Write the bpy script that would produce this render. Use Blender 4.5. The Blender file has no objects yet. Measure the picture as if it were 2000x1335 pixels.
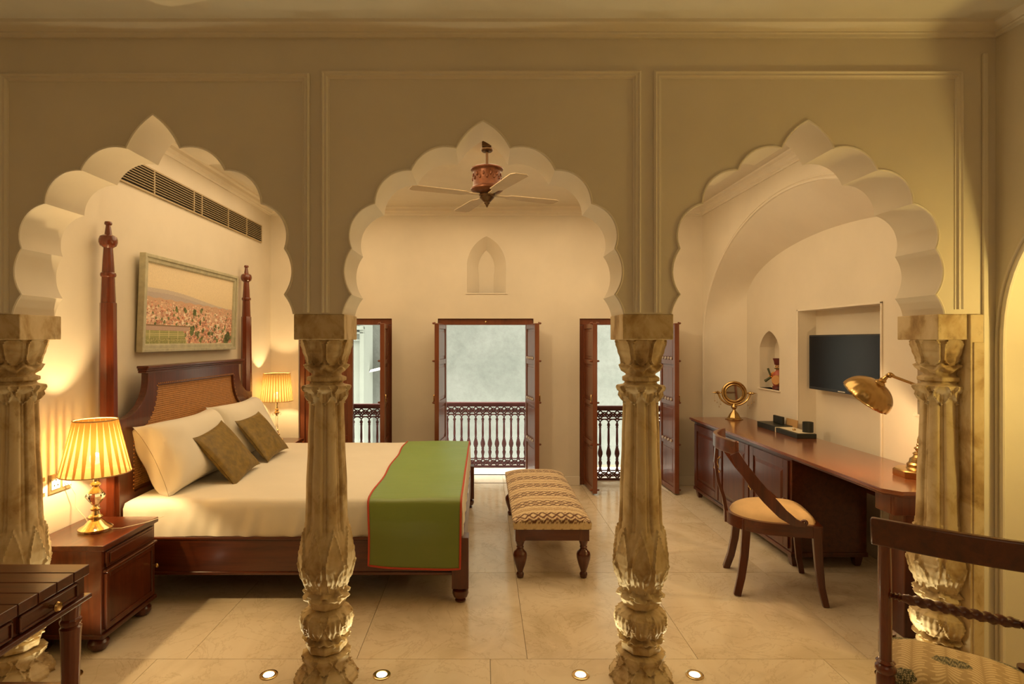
import bpy, bmesh, math, random
import numpy as np
from mathutils import Vector, Matrix, noise
from mathutils.geometry import tessellate_polygon
PI = math.pi
random.seed(7)
C = bpy.context.scene.collection
S = bpy.context.scene

# ------------------------------------------------------------------ camera, world, exposure
cd = bpy.data.cameras.new('camera'); cam = bpy.data.objects.new('camera', cd); C.objects.link(cam)
cam.location = (0, 0, 1.5); cam.rotation_euler = (PI/2, 0, 0)
cd.sensor_width = 36; cd.lens = 36*1110/2000; cd.shift_x = 55/2000; cd.shift_y = -2.5/2000
cd.clip_start = 0.02; cd.clip_end = 100
S.camera = cam
S.view_settings.view_transform = 'Standard'; S.view_settings.look = 'None'
S.view_settings.gamma = 1; S.view_settings.use_curve_mapping = False
S.view_settings.exposure = 0.22
W = bpy.data.worlds.new('world'); S.world = W; W.use_nodes = True
bg = W.node_tree.nodes['Background']; bg.inputs[0].default_value = (0.95, 0.95, 0.86, 1); bg.inputs[1].default_value = 15

def point(name, loc, watts, col, r=.03):
    l = bpy.data.lights.new(name, 'POINT'); l.energy = watts; l.color = col; l.shadow_soft_size = r
    o = bpy.data.objects.new(name, l); C.objects.link(o); o.location = loc; return o
def spot(name, loc, target, watts, col, ang=100, blend=.8, r=.03):
    l = bpy.data.lights.new(name, 'SPOT'); l.energy = watts; l.color = col; l.shadow_soft_size = r
    l.spot_size = math.radians(ang); l.spot_blend = blend
    o = bpy.data.objects.new(name, l); C.objects.link(o); o.location = loc
    o.rotation_euler = (Vector(target)-Vector(loc)).to_track_quat('-Z', 'Y').to_euler(); return o
def area(name, loc, target, sx, sy, watts, col):
    l = bpy.data.lights.new(name, 'AREA'); l.shape = 'RECTANGLE'; l.size = sx; l.size_y = sy; l.energy = watts; l.color = col
    o = bpy.data.objects.new(name, l); C.objects.link(o); o.location = loc
    o.rotation_euler = (Vector(target)-Vector(loc)).to_track_quat('-Z', 'Y').to_euler(); return o
WARM = (1.0, .70, .33); WARM2 = (1.0, .68, .34)
# soft fills added out of view for the bedroom and front room
area('bedroom_fill', (-0.15, 4.3, 2.84), (-0.15, 4.3, 0), 3.7, 2.2, 48, (1.0, .73, .42))  # added area light for general brightness, no fixture on this ceiling
spot('recess_fill', (-0.70, 2.80, 2.62), (1.9, 4.7, 1.5), 62, (1.0, .74, .42), 82, .9, .06)  # added spot hidden by the arcade wall, brightens the right recess
area('front_room_fill', (0.3, -0.6, 2.80), (0.3, -0.4, 0), 2.2, 1.6, 7.5, (1.0, .73, .45))  # added soft area standing in for unseen lamps behind the camera
# portals of daylight are the open windows; the alley is lit by the sky

# ------------------------------------------------------------------ materials
def newmat(name):
    m = bpy.data.materials.new(name); m.use_nodes = True
    nt = m.node_tree; b = nt.nodes['Principled BSDF']; return m, nt, b
def ramp(nt, stops):
    r = nt.nodes.new('ShaderNodeValToRGB'); e = r.color_ramp.elements
    while len(e) < len(stops): e.new(.5)
    for k, (p, c) in enumerate(stops): e[k].position = p; e[k].color = (*c, 1)
    return r
def tex_noise(nt, scale, detail=4, rough=.55, vec=None, dist=0):
    n = nt.nodes.new('ShaderNodeTexNoise'); n.inputs['Scale'].default_value = scale
    n.inputs['Detail'].default_value = detail; n.inputs['Roughness'].default_value = rough; n.inputs['Distortion'].default_value = dist
    if vec: nt.links.new(vec, n.inputs['Vector'])
    return n
def coords(nt, scale=(1, 1, 1), kind='Object', rot=(0, 0, 0)):
    t = nt.nodes.new('ShaderNodeTexCoord'); mp = nt.nodes.new('ShaderNodeMapping')
    mp.inputs['Scale'].default_value = scale; mp.inputs['Rotation'].default_value = rot
    nt.links.new(t.outputs[kind], mp.inputs[0]); return mp.outputs[0]
def bump(nt, b, fac, strength=.2, dist=.01):
    n = nt.nodes.new('ShaderNodeBump'); n.inputs['Strength'].default_value = strength; n.inputs['Distance'].default_value = dist
    nt.links.new(fac, n.inputs['Height']); nt.links.new(n.outputs[0], b.inputs['Normal'])
def simple(name, col, rough=.5, metal=0, var=.0, vscale=6, bmp=0, bscale=40, spec=None, coat=0):
    m, nt, b = newmat(name)
    b.inputs['Roughness'].default_value = rough; b.inputs['Metallic'].default_value = metal
    if spec is not None: b.inputs['Specular IOR Level'].default_value = spec
    if coat: b.inputs['Coat Weight'].default_value = coat; b.inputs['Coat Roughness'].default_value = .12
    if var > 0:
        n = tex_noise(nt, vscale, 5, vec=coords(nt))
        r = ramp(nt, [(.3, tuple(max(0, c*(1-var)) for c in col)), (.7, tuple(min(1, c*(1+var)) for c in col))])
        nt.links.new(n.outputs[0], r.inputs[0]); nt.links.new(r.outputs[0], b.inputs['Base Color'])
    else: b.inputs['Base Color'].default_value = (*col, 1)
    if bmp:
        n2 = tex_noise(nt, bscale, 4, vec=coords(nt)); bump(nt, b, n2.outputs[0], bmp, .005)
    return m
def wood(name, dark, light, axis='x', rough=.28, coat=.4, scale=1.0):
    m, nt, b = newmat(name)
    sc = {'x': (1.2, 14, 14), 'y': (14, 1.2, 14), 'z': (14, 14, 1.2)}[axis]
    v = coords(nt, tuple(s*scale for s in sc))
    n = tex_noise(nt, 2.2, 8, .62, v, .6); r = ramp(nt, [(.25, dark), (.75, light)])
    nt.links.new(n.outputs[0], r.inputs[0]); nt.links.new(r.outputs[0], b.inputs['Base Color'])
    b.inputs['Roughness'].default_value = rough; b.inputs['Coat Weight'].default_value = coat; b.inputs['Coat Roughness'].default_value = .15
    bump(nt, b, n.outputs[0], .04, .002)
    return m
def vcol(name, rough=.8, metal=0, bmp=0, bscale=300, sheen=0):
    m, nt, b = newmat(name); a = nt.nodes.new('ShaderNodeVertexColor'); a.layer_name = 'col'
    nt.links.new(a.outputs[0], b.inputs['Base Color']); b.inputs['Roughness'].default_value = rough; b.inputs['Metallic'].default_value = metal
    b.inputs['Sheen Weight'].default_value = sheen
    if bmp: bump(nt, b, tex_noise(nt, bscale, 2, vec=coords(nt)).outputs[0], bmp, .002)
    return m
M = {}
M['plaster'] = simple('cream_plaster', (.74, .66, .53), .62, var=.05, vscale=2.2, bmp=.08, bscale=9)
M['trimp'] = simple('cream_moulding', (.78, .70, .57), .5, var=.03)
M['ceiling'] = simple('ceiling_paint', (.70, .63, .50), .7, var=.03)
def marble_floor():
    m, nt, b = newmat('floor_marble')
    oi = nt.nodes.new('ShaderNodeObjectInfo'); tc = nt.nodes.new('ShaderNodeTexCoord')
    ad = nt.nodes.new('ShaderNodeVectorMath'); ad.operation = 'ADD'; nt.links.new(tc.outputs['Object'], ad.inputs[0]); nt.links.new(oi.outputs['Location'], ad.inputs[1])
    sc = nt.nodes.new('ShaderNodeVectorMath'); sc.operation = 'MULTIPLY_ADD'
    nt.links.new(oi.outputs['Random'], sc.inputs[0]); sc.inputs[1].default_value = (7, 7, 7); nt.links.new(ad.outputs[0], sc.inputs[2])
    n = tex_noise(nt, 1.6, 9, .6, sc.outputs[0], 1.6); n3 = tex_noise(nt, 5, 6, .6, sc.outputs[0], .4)
    r = ramp(nt, [(.30, (.60, .49, .33)), (.5, (.74, .62, .45)), (.75, (.80, .70, .54))]); nt.links.new(n.outputs[0], r.inputs[0])
    w = tex_noise(nt, 2.3, 8, .65, sc.outputs[0], 2.2)
    r2 = ramp(nt, [(.482, (1, 1, 1)), (.5, (.74, .68, .58)), (.518, (1, 1, 1))]); nt.links.new(w.outputs[0], r2.inputs[0])
    mx = nt.nodes.new('ShaderNodeMixRGB'); mx.blend_type = 'MULTIPLY'; mx.inputs[0].default_value = .55
    nt.links.new(r.outputs[0], mx.inputs[1]); nt.links.new(r2.outputs[0], mx.inputs[2]); nt.links.new(mx.outputs[0], b.inputs['Base Color'])
    rr = ramp(nt, [(.3, (.10,)*3), (.7, (.24,)*3)]); nt.links.new(n3.outputs[0], rr.inputs[0]); nt.links.new(rr.outputs[0], b.inputs['Roughness'])
    return m
M['floor'] = marble_floor()
M['grout'] = simple('floor_joint', (.22, .16, .10), .8)
def col_marble():
    m, nt, b = newmat('column_marble')
    v = coords(nt, (3, 3, 2.2)); n = tex_noise(nt, 2.4, 9, .6, v, .5)
    r = ramp(nt, [(.28, (.25, .15, .060)), (.40, (.43, .29, .13)), (.52, (.60, .46, .26)), (.8, (.72, .60, .40))]); nt.links.new(n.outputs[0], r.inputs[0])
    n2 = tex_noise(nt, 14, 6, .7, coords(nt, (1, 1, .6))); r2 = ramp(nt, [(.30, (.38, .29, .18)), (.42, (1, 1, 1))]); nt.links.new(n2.outputs[0], r2.inputs[0])
    mx = nt.nodes.new('ShaderNodeMixRGB'); mx.blend_type = 'MULTIPLY'; mx.inputs[0].default_value = .6
    nt.links.new(r.outputs[0], mx.inputs[1]); nt.links.new(r2.outputs[0], mx.inputs[2]); nt.links.new(mx.outputs[0], b.inputs['Base Color'])
    b.inputs['Roughness'].default_value = .62; b.inputs['Specular IOR Level'].default_value = .3; bump(nt, b, n2.outputs[0], .12, .003)
    b.inputs['Subsurface Weight'].default_value = 0
    return m
M['marble'] = col_marble()
M['wood_x'] = wood('mahogany_x', (.045, .0085, .002), (.135, .027, .0055), 'x')
M['wood_y'] = wood('mahogany_y', (.045, .0085, .002), (.135, .027, .0055), 'y')
M['wood_z'] = wood('mahogany_z', (.045, .0085, .002), (.135, .027, .0055), 'z')
M['desk_y'] = wood('desk_top_wood', (.15, .040, .014), (.24, .075, .028), 'y', .22, .6)
M['red_z'] = wood('red_mahogany', (.090, .015, .004), (.21, .040, .010), 'z', .22, .6)
M['door_z'] = wood('door_wood', (.13, .033, .012), (.22, .062, .022), 'z', .35, .3)
M['rail'] = simple('painted_iron', (.085, .018, .016), .55, 0, .1)
M['brass'] = simple('antique_brass', (.50, .33, .13), .26, 1, .12, 20)
M['brass2'] = simple('polished_brass', (.75, .56, .28), .16, 1)
M['bronze'] = simple('dark_bronze', (.10, .055, .025), .4, .9)
M['copper'] = simple('fan_copper', (.11, .034, .010), .38, .6, .25, 30, .3, 60)
M['linen'] = simple('white_linen', (.80, .74, .62), .8, var=.03, vscale=3, bmp=.12, bscale=10)
M['gold'] = simple('gold_brown_brocade', (.20, .125, .020), .55, var=.30, vscale=26, bmp=.35, bscale=70)
def silk():
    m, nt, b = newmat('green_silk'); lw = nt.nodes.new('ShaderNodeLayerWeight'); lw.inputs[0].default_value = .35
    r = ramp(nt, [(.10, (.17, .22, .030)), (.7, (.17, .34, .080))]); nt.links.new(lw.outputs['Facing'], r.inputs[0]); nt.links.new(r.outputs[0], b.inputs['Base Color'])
    b.inputs['Roughness'].default_value = .42; b.inputs['Sheen Weight'].default_value = .4; b.inputs['Sheen Tint'].default_value = (.7, .6, .3, 1)
    bump(nt, b, tex_noise(nt, 3.0, 3, vec=coords(nt, (1, 9, 5))).outputs[0], .25, .01); return m
M['silk'] = silk()
M['red_pipe'] = simple('red_piping', (.50, .055, .02), .6)
M['cane'] = simple('cane_weave', (.48, .23, .075), .5, var=.15, vscale=30)
M['cane_back'] = simple('cane_backing', (.30, .125, .04), .7)
M['frame'] = simple('silvered_frame', (.50, .47, .33), .45, .15, .15, 25)
M['black'] = simple('black_leather', (.012, .014, .010), .45)
M['screen'] = simple('tv_screen', (.006, .006, .006), .22, spec=.3)
M['plastic'] = simple('black_plastic', (.012, .012, .012), .3)
M['paper'] = simple('cream_paper', (.75, .66, .48), .8)
M['kraft'] = simple('kraft_card', (.45, .27, .11), .8)
M['seat'] = simple('cream_seat_fabric', (.68, .46, .22), .75, var=.06, vscale=12, bmp=.25, bscale=120)
M['socket'] = simple('brushed_steel_plate', (.42, .30, .15), .4, .5)
M['white'] = simple('white_plastic', (.80, .76, .66), .4)
M['concrete'] = None
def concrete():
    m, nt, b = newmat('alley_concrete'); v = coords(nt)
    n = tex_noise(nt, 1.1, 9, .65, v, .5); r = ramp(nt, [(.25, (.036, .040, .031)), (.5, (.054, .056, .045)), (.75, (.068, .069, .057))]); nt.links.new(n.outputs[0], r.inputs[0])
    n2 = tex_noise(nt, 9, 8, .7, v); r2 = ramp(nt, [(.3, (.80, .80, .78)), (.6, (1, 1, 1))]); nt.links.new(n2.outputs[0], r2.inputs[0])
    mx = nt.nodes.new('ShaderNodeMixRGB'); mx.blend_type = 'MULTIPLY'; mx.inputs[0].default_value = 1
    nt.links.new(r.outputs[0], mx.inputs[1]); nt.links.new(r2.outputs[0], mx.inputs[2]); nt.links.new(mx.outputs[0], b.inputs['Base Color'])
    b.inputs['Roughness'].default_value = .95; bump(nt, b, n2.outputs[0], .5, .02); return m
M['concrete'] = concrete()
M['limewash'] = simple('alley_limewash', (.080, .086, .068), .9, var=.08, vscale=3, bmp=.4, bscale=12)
M['stone'] = simple('balcony_stone', (.66, .64, .58), .6, var=.05)
M['dark'] = simple('dark_gap', (.012, .008, .004), .8)
M['louver'] = simple('grille_louver', (.42, .32, .18), .5)
def shade_mat(name, n_pleats, thick, thin, tk, tn):
    # pleated cloth: the folded strips are double cloth, the strips between them a single sheer layer
    m, nt, b = newmat(name); nt.nodes.remove(b); out = nt.nodes['Material Output']
    uv = nt.nodes.new('ShaderNodeUVMap'); sp = nt.nodes.new('ShaderNodeSeparateXYZ'); nt.links.new(uv.outputs[0], sp.inputs[0])
    mu = nt.nodes.new('ShaderNodeMath'); mu.operation = 'MULTIPLY'; mu.inputs[1].default_value = n_pleats; nt.links.new(sp.outputs[0], mu.inputs[0])
    fr = nt.nodes.new('ShaderNodeMath'); fr.operation = 'PINGPONG'; fr.inputs[1].default_value = .5; nt.links.new(mu.outputs[0], fr.inputs[0])
    # the sheer strip narrows towards the top
    mv = nt.nodes.new('ShaderNodeMath'); mv.operation = 'MULTIPLY_ADD'; mv.inputs[1].default_value = .36; mv.inputs[2].default_value = .14; nt.links.new(sp.outputs[1], mv.inputs[0])
    gt = nt.nodes.new('ShaderNodeMath'); gt.operation = 'GREATER_THAN'; nt.links.new(fr.outputs[0], gt.inputs[0]); nt.links.new(mv.outputs[0], gt.inputs[1])
    mix = nt.nodes.new('ShaderNodeMixRGB'); mix.inputs[1].default_value = (*thick, 1); mix.inputs[2].default_value = (*thin, 1); nt.links.new(gt.outputs[0], mix.inputs[0])
    tr = nt.nodes.new('ShaderNodeBsdfTranslucent'); df = nt.nodes.new('ShaderNodeBsdfDiffuse'); tp = nt.nodes.new('ShaderNodeBsdfTransparent')
    nt.links.new(mix.outputs[0], tr.inputs[0]); nt.links.new(mix.outputs[0], df.inputs[0]); tp.inputs[0].default_value = (1, .80, .5, 1)
    m1 = nt.nodes.new('ShaderNodeMixShader'); m1.inputs[0].default_value = .45; nt.links.new(tr.outputs[0], m1.inputs[1]); nt.links.new(df.outputs[0], m1.inputs[2])
    mm = nt.nodes.new('ShaderNodeMath'); mm.operation = 'MULTIPLY_ADD'; mm.inputs[1].default_value = tn-tk; mm.inputs[2].default_value = tk; nt.links.new(gt.outputs[0], mm.inputs[0])
    m2 = nt.nodes.new('ShaderNodeMixShader'); nt.links.new(mm.outputs[0], m2.inputs[0]); nt.links.new(m1.outputs[0], m2.inputs[1]); nt.links.new(tp.outputs[0], m2.inputs[2])
    nt.links.new(m2.outputs[0], out.inputs[0]); return m
M['shade'] = shade_mat('pleated_shade_wide', 24, (.085, .038, .008), (.22, .17, .065), .0, .20)
M['shade2'] = shade_mat('pleated_shade_fine', 34, (.13, .072, .022), (.30, .20, .080), .0, .16)
def glass():
    m, nt, b = newmat('cut_crystal'); b.inputs['Base Color'].default_value = (1, .97, .90, 1); b.inputs['Roughness'].default_value = .02
    b.inputs['Transmission Weight'].default_value = 1; b.inputs['IOR'].default_value = 1.5; return m
M['crystal'] = glass()
def emit(name, col, s):
    m, nt, b = newmat(name); b.inputs['Emission Color'].default_value = (*col, 1); b.inputs['Emission Strength'].default_value = s; b.inputs['Base Color'].default_value = (*col, 1); return m
M['bulb'] = emit('lit_bulb', (1, .80, .50), 6)
M['led'] = emit('lit_floor_lens', (1, .88, .68), 9)
M['vc'] = vcol('painted_canvas', .6)
M['vcf'] = vcol('patterned_fabric', .85, 0, .3, 220, .1)
M['mirror'] = simple('mirror_glass', (.8, .78, .8), .03, 1)

# ------------------------------------------------------------------ mesh helpers
class MB:
    def __init__(s): s.v = []; s.f = []
    def add(s, vs, fs):
        o = len(s.v); s.v += [tuple(v) for v in vs]; s.f += [tuple(i+o for i in f) for f in fs]; return s
    def box(s, x0, x1, y0, y1, z0, z1):
        return s.add([(x0,y0,z0),(x1,y0,z0),(x1,y1,z0),(x0,y1,z0),(x0,y0,z1),(x1,y0,z1),(x1,y1,z1),(x0,y1,z1)],
                     [(0,3,2,1),(4,5,6,7),(0,1,5,4),(1,2,6,5),(2,3,7,6),(3,0,4,7)])
    def lathe(s, prof, seg=32, c=(0,0,0), axis='z', poly=None, caps=True):
        vs = []; n = seg
        for r, z in prof:
            for k in range(n):
                a = 2*PI*k/n + (PI/n if poly else 0); rr = r
                x, y = rr*math.cos(a), rr*math.sin(a)
                p = {'z': (x, y, z), 'x': (z, x, y), 'y': (y, z, x)}[axis]
                vs.append((p[0]+c[0], p[1]+c[1], p[2]+c[2]))
        fs = [(j*n+k, j*n+(k+1) % n, (j+1)*n+(k+1) % n, (j+1)*n+k) for j in range(len(prof)-1) for k in range(n)]
        if caps: fs += [tuple(range(n-1, -1, -1)), tuple(range((len(prof)-1)*n, len(prof)*n))]
        return s.add(vs, fs)
    def sphere(s, c, r, seg=16, rings=10, sc=(1,1,1)):
        prof = [(r*max(math.sin(PI*k/rings), .001), -r*math.cos(PI*k/rings)) for k in range(rings+1)]
        b = MB().lathe(prof, seg); return s.add([(v[0]*sc[0]+c[0], v[1]*sc[1]+c[1], v[2]*sc[2]+c[2]) for v in b.v], b.f)
    def tube(s, pts, r, seg=8, closed=False):
        pts = [Vector(p) for p in pts]; n = len(pts); rs = r if isinstance(r, (list, tuple)) else [r]*n
        up = Vector((0, 0, 1)); vs = []; prev = None
        for i, p in enumerate(pts):
            a = pts[(i-1) % n] if (closed or i > 0) else p; b = pts[(i+1) % n] if (closed or i < n-1) else p
            t = (b-a).normalized()
            if prev is None: nrm = t.orthogonal().normalized()
            else:
                nrm = prev - t*prev.dot(t)
                nrm = nrm.normalized() if nrm.length > 1e-6 else t.orthogonal().normalized()
            prev = nrm; bn = t.cross(nrm)
            for k in range(seg):
                an = 2*PI*k/seg; vs.append(p + (nrm*math.cos(an)+bn*math.sin(an))*rs[i])
        m = n if closed else n-1
        fs = [(i*seg+k, i*seg+(k+1) % seg, ((i+1) % n)*seg+(k+1) % seg, ((i+1) % n)*seg+k) for i in range(m) for k in range(seg)]
        if not closed: fs += [tuple(range(seg-1, -1, -1)), tuple(range((n-1)*seg, n*seg))]
        return s.add(vs, fs)
    def ribbon(s, pts, w, h, up=(0, 0, 1)):
        # rectangular section swept along pts; w across (side), h along the given up; w/h may be lists
        pts = [Vector(p) for p in pts]; n = len(pts); ws = w if isinstance(w, list) else [w]*n; hs = h if isinstance(h, list) else [h]*n
        ups = up if isinstance(up, list) else [up]*n; vs = []
        for i, p in enumerate(pts):
            t = (pts[min(i+1, n-1)]-pts[max(i-1, 0)]).normalized(); u0 = Vector(ups[i]); side = t.cross(u0).normalized(); u = side.cross(t).normalized()
            for a, b in ((-1, -1), (1, -1), (1, 1), (-1, 1)): vs.append(p+side*ws[i]/2*a+u*hs[i]/2*b)
        fs = [(i*4+k, i*4+(k+1) % 4, (i+1)*4+(k+1) % 4, (i+1)*4+k) for i in range(n-1) for k in range(4)]
        fs += [(3, 2, 1, 0), tuple(range((n-1)*4, n*4))]
        return s.add(vs, fs)
    def prism(s, loops, d0, d1, axis='y'):
        # loops: [outer, hole, ...] in 2D. axis y: (x, z); axis x: (y, z); axis z: (x, y)
        def P(a, b, d): return {'y': (a, d, b), 'x': (d, a, b), 'z': (a, b, d)}[axis]
        l3 = [[Vector((a, b, 0)) for a, b in l] for l in loops]; tris = tessellate_polygon(l3)
        flat = [q for l in loops for q in l]; n = len(flat)
        vs = [P(a, b, d0) for a, b in flat]+[P(a, b, d1) for a, b in flat]
        fs = [tuple(t) for t in tris]+[tuple(i+n for i in reversed(t)) for t in tris]; o = 0
        for l in loops:
            m = len(l)
            for i in range(m): fs.append((o+i, o+(i+1) % m, o+(i+1) % m+n, o+i+n))
            o += m
        return s.add(vs, fs)
    def grid(s, fn, nu, nv, wrap=False):
        vs = [fn(i/nu, j/nv) for j in range(nv+1) for i in range(nu+1)]
        fs = [(j*(nu+1)+i, j*(nu+1)+i+1, (j+1)*(nu+1)+i+1, (j+1)*(nu+1)+i) for j in range(nv) for i in range(nu)]
        return s.add(vs, fs)
    def sweep(s, prof, path, closed=False):
        # prof: (out, z) pairs; path: 2D points (x, y) of a wall line; out is to the left of travel; mitred
        n = len(path); vs = []; pv = [Vector(p) for p in path]
        for i, p in enumerate(pv):
            d0 = (p-pv[i-1]).normalized() if (i > 0 or closed) else None
            d1 = (pv[(i+1) % n]-p).normalized() if (i < n-1 or closed) else None
            if d0 is None: d0 = d1
            if d1 is None: d1 = d0
            n0 = Vector((-d0.y, d0.x)); n1 = Vector((-d1.y, d1.x)); m = (n0+n1); m = m/max(m.dot(n0), 1e-6) if m.length > 1e-6 else n0
            for o, z in prof: q = p+m*o; vs.append((q.x, q.y, z))
        k = len(prof); mm = n if closed else n-1
        fs = [(i*k+j, i*k+(j+1) % k, ((i+1) % n)*k+(j+1) % k, ((i+1) % n)*k+j) for i in range(mm) for j in range(k)]
        if not closed: fs += [tuple(range(k-1, -1, -1)), tuple(range((n-1)*k, n*k))]
        return s.add(vs, fs)
    def xf(s, mat):
        s.v = [tuple(mat @ Vector(v)) for v in s.v]; return s
    def mesh(s, name, m, smooth=False, ang=35, fix=True):
        me = bpy.data.meshes.new(name); me.from_pydata(s.v, [], s.f); me.materials.append(m)
        if fix:
            bm = bmesh.new(); bm.from_mesh(me); bmesh.ops.recalc_face_normals(bm, faces=bm.faces); bm.to_mesh(me); bm.free()
        if smooth: me.shade_smooth(); me.set_sharp_from_angle(angle=math.radians(ang))
        me.update(); return me
    def obj(s, name, m, parent=None, smooth=False, ang=35, bev=0, fix=True, loc=None):
        me = s.mesh(name, m, smooth, ang, fix); o = bpy.data.objects.new(name, me); C.objects.link(o)
        if parent: o.parent = parent
        if loc: o.location = loc
        if bev:
            b = o.modifiers.new('bevel', 'BEVEL'); b.width = bev; b.segments = 2; b.limit_method = 'ANGLE'; b.angle_limit = .6
        return o
def thing(name, label, cat, loc=(0, 0, 0), rz=0, group=None):
    o = bpy.data.objects.new(name, None); C.objects.link(o); o.location = loc; o.rotation_euler = (0, 0, rz); o.empty_display_size = .1
    return tag(o, label, cat, group)
def tag(o, label, cat, group=None):
    o['label'] = label; o['category'] = cat
    if group: o['group'] = group
    return o
def struct(o, label=None):
    o['kind'] = 'structure'
    if label: o['label'] = label
    return o
def empty_struct(name, loc=(0, 0, 0), label=None):
    o = bpy.data.objects.new(name, None); C.objects.link(o); o.location = loc; return struct(o, label)
def dup(root, loc=None, rz=None, label=None, group=None, name=None):
    r = root.copy(); C.objects.link(r)
    if loc is not None: r.location = loc
    if rz is not None: r.rotation_euler = (0, 0, rz)
    if label: r['label'] = label
    if group: r['group'] = group
    for ch in list(root.children):
        c = ch.copy(); C.objects.link(c); c.parent = r
        for g in list(ch.children):
            d = g.copy(); C.objects.link(d); d.parent = c
    return r
def paint(o, fn):
    me = o.data; n = len(me.vertices); co = np.empty(n*3, dtype=np.float32); me.vertices.foreach_get('co', co); co = co.reshape(-1, 3)
    col = fn(co); a = me.color_attributes.new('col', 'FLOAT_COLOR', 'POINT'); out = np.ones((n, 4), dtype=np.float32); out[:, :3] = col
    a.data.foreach_set('color', out.ravel())
def arc(p0, p1, sag, n=8):
    # points from p0 to p1 (excl. p1) bulging by sag to the left of travel
    p0 = Vector(p0); p1 = Vector(p1); d = p1-p0; L = d.length; nn = Vector((-d.y, d.x)).normalized(); out = []
    R = (L*L/4+sag*sag)/(2*abs(sag)); th = 2*math.asin(min(1, L/2/R))
    if abs(sag) > L/2: th = 2*PI-th
    for k in range(n):
        a = -th/2+th*k/n; x = math.sin(a)*R; y = R*math.cos(a)-R*math.cos(th/2)
        if abs(sag) > L/2: pass
        out.append(tuple((p0+p1)/2+d.normalized()*x+nn*(y if sag > 0 else -y)))
    return out

# ------------------------------------------------------------------ the setting
XL, XR, YB = -2.215, 2.27, 5.90          # bedroom left, right, back wall faces
AY0, AY1 = 2.42, 2.66                    # arcade wall
XF = 2.18                                # front room right wall
ZC = 2.88
# floor: base with joint colour, tiles as parts
floor = struct(MB().box(-2.6, 2.8, -2.4, 6.9, -.12, -.006).obj('floor', M['grout']))
def tile_mesh(w, h):
    return MB().box(-w/2, w/2, -h/2, h/2, -.006, 0).mesh('tile', M['floor'])
tm = {}
def tile(x0, x1, y0, y1):
    g = .0012; key = (round(x1-x0, 3), round(y1-y0, 3))
    if key not in tm: tm[key] = tile_mesh(x1-x0-2*g, y1-y0-2*g)
    o = bpy.data.objects.new('tile', tm[key]); C.objects.link(o); o.parent = floor; o.location = ((x0+x1)/2, (y0+y1)/2, 0)
rows = [(2.68+k, 3.68+k) for k in range(0, 4)]
for (y0, y1) in rows:
    y1 = min(y1, 6.35)
    xs = sorted(set([-2.6]+[.205+.805*k for k in range(-3, 4)]+[2.8]))
    xs = [x for x in xs if -2.6 <= x <= 2.8]
    for a, b in zip(xs[:-1], xs[1:]): tile(a, b, y0, y1)
for r in range(5):
    y1 = 2.68-r; xs = [x for x in [-2.6]+[.03+.785*k + (.0 if r == 0 else .4*(r % 2)) for k in range(-3, 4)]+[2.8] if -2.6 <= x <= 2.8]
    for a, b in zip(xs[:-1], xs[1:]):
        if b-a > .02: tile(a, b, y1-1, y1)

# scalloped arch outline, right half relative to centre: (x, z) from apex down
def scallop(cx, dz=0, hw=1.0):
    P = [(0, 2.435+dz), (.1155, 2.320), (.307, 2.226), (.462, 2.084), (.562, 1.892), (.562, 1.696), (.600, 1.6135)]
    SG = [.014, .041, .046, .050, .032, .006]
    right = []
    for k in range(6):
        n = 12 if k else 10
        right += arc((P[k][0]*hw, P[k][1]), (P[k+1][0]*hw, P[k+1][1]), SG[k], n)
    right.append((P[6][0]*hw, P[6][1]))
    left = [(-x, z) for x, z in reversed(right)]
    return [(cx+x, z) for x, z in left[:-1]+right]      # from left spring over apex to right spring
ZS = 1.6135
ARC = [(-1.408, .028, 1.0), (-.003, 0, 1.0), (1.378, .003, .97)]
out = [(-2.7, ZS)]
for cx, dz, hw in ARC: out += scallop(cx, dz, hw)
out += [(2.10, ZS), (2.10, 0), (2.75, 0), (2.75, 3.05), (-2.7, 3.05)]
wa = struct(MB().prism([out], AY0, AY1, 'y').obj('wall_arcade', M['plaster'], smooth=True, ang=28))
def edge_bead(cx, dz, hw, y):
    pts = [(x, y, z) for x, z in scallop(cx, dz, hw)]
    return MB().tube(pts, .0055, 6)
for c in ARC: edge_bead(*c, AY0-.001).obj('arch_bead', M['trimp'], wa, smooth=True, ang=50)
# raised panel mouldings on the front face
def mould(path, name='panel_moulding', y=AY0, parent=wa, side=1):
    # section in (across, proud of wall)
    prof = [(0, 0), (0, .010), (.007, .016), (.013, .010), (.022, .012), (.027, .004), (.033, .003), (.033, 0)]
    n = len(path); pv = [Vector(p) for p in path]; vs = []
    for i, p in enumerate(pv):
        d0 = (p-pv[i-1]).normalized() if i > 0 else (pv[1]-pv[0]).normalized(); d1 = (pv[i+1]-p).normalized() if i < n-1 else d0
        n0 = Vector((-d0.y, d0.x))*side; n1 = Vector((-d1.y, d1.x))*side; m = n0+n1; m = m/m.dot(n0)
        for a, h in prof: q = p+m*a; vs.append((q.x, y-h, q.y))
    k = len(prof); fs = [(i*k+j, i*k+(j+1) % k, (i+1)*k+(j+1) % k, (i+1)*k+j) for i in range(n-1) for j in range(k)]
    return MB().add(vs, fs+[tuple(range(k)), tuple(range((n-1)*k, n*k))]).obj(name, M['trimp'], parent)
ZP = 2.645
mould([(-.690, ZS+.006), (-.690, ZP), (.667, ZP), (.667, ZS+.006)], side=-1)
mould([(-2.055, ZS+.006), (-2.055, ZP-.01), (-.740, ZP-.01), (-.740, ZS+.006)], side=-1)
mould([(.722, ZS+.006), (.722, ZP), (2.036, ZP), (2.036, ZS+.02)], side=-1)
# moulding at the right end running down the wall
MB().box(2.118, 2.14, AY0-.012, AY0, 0, 2.72).obj('edge_strip', M['trimp'], wa, bev=.004)

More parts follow.
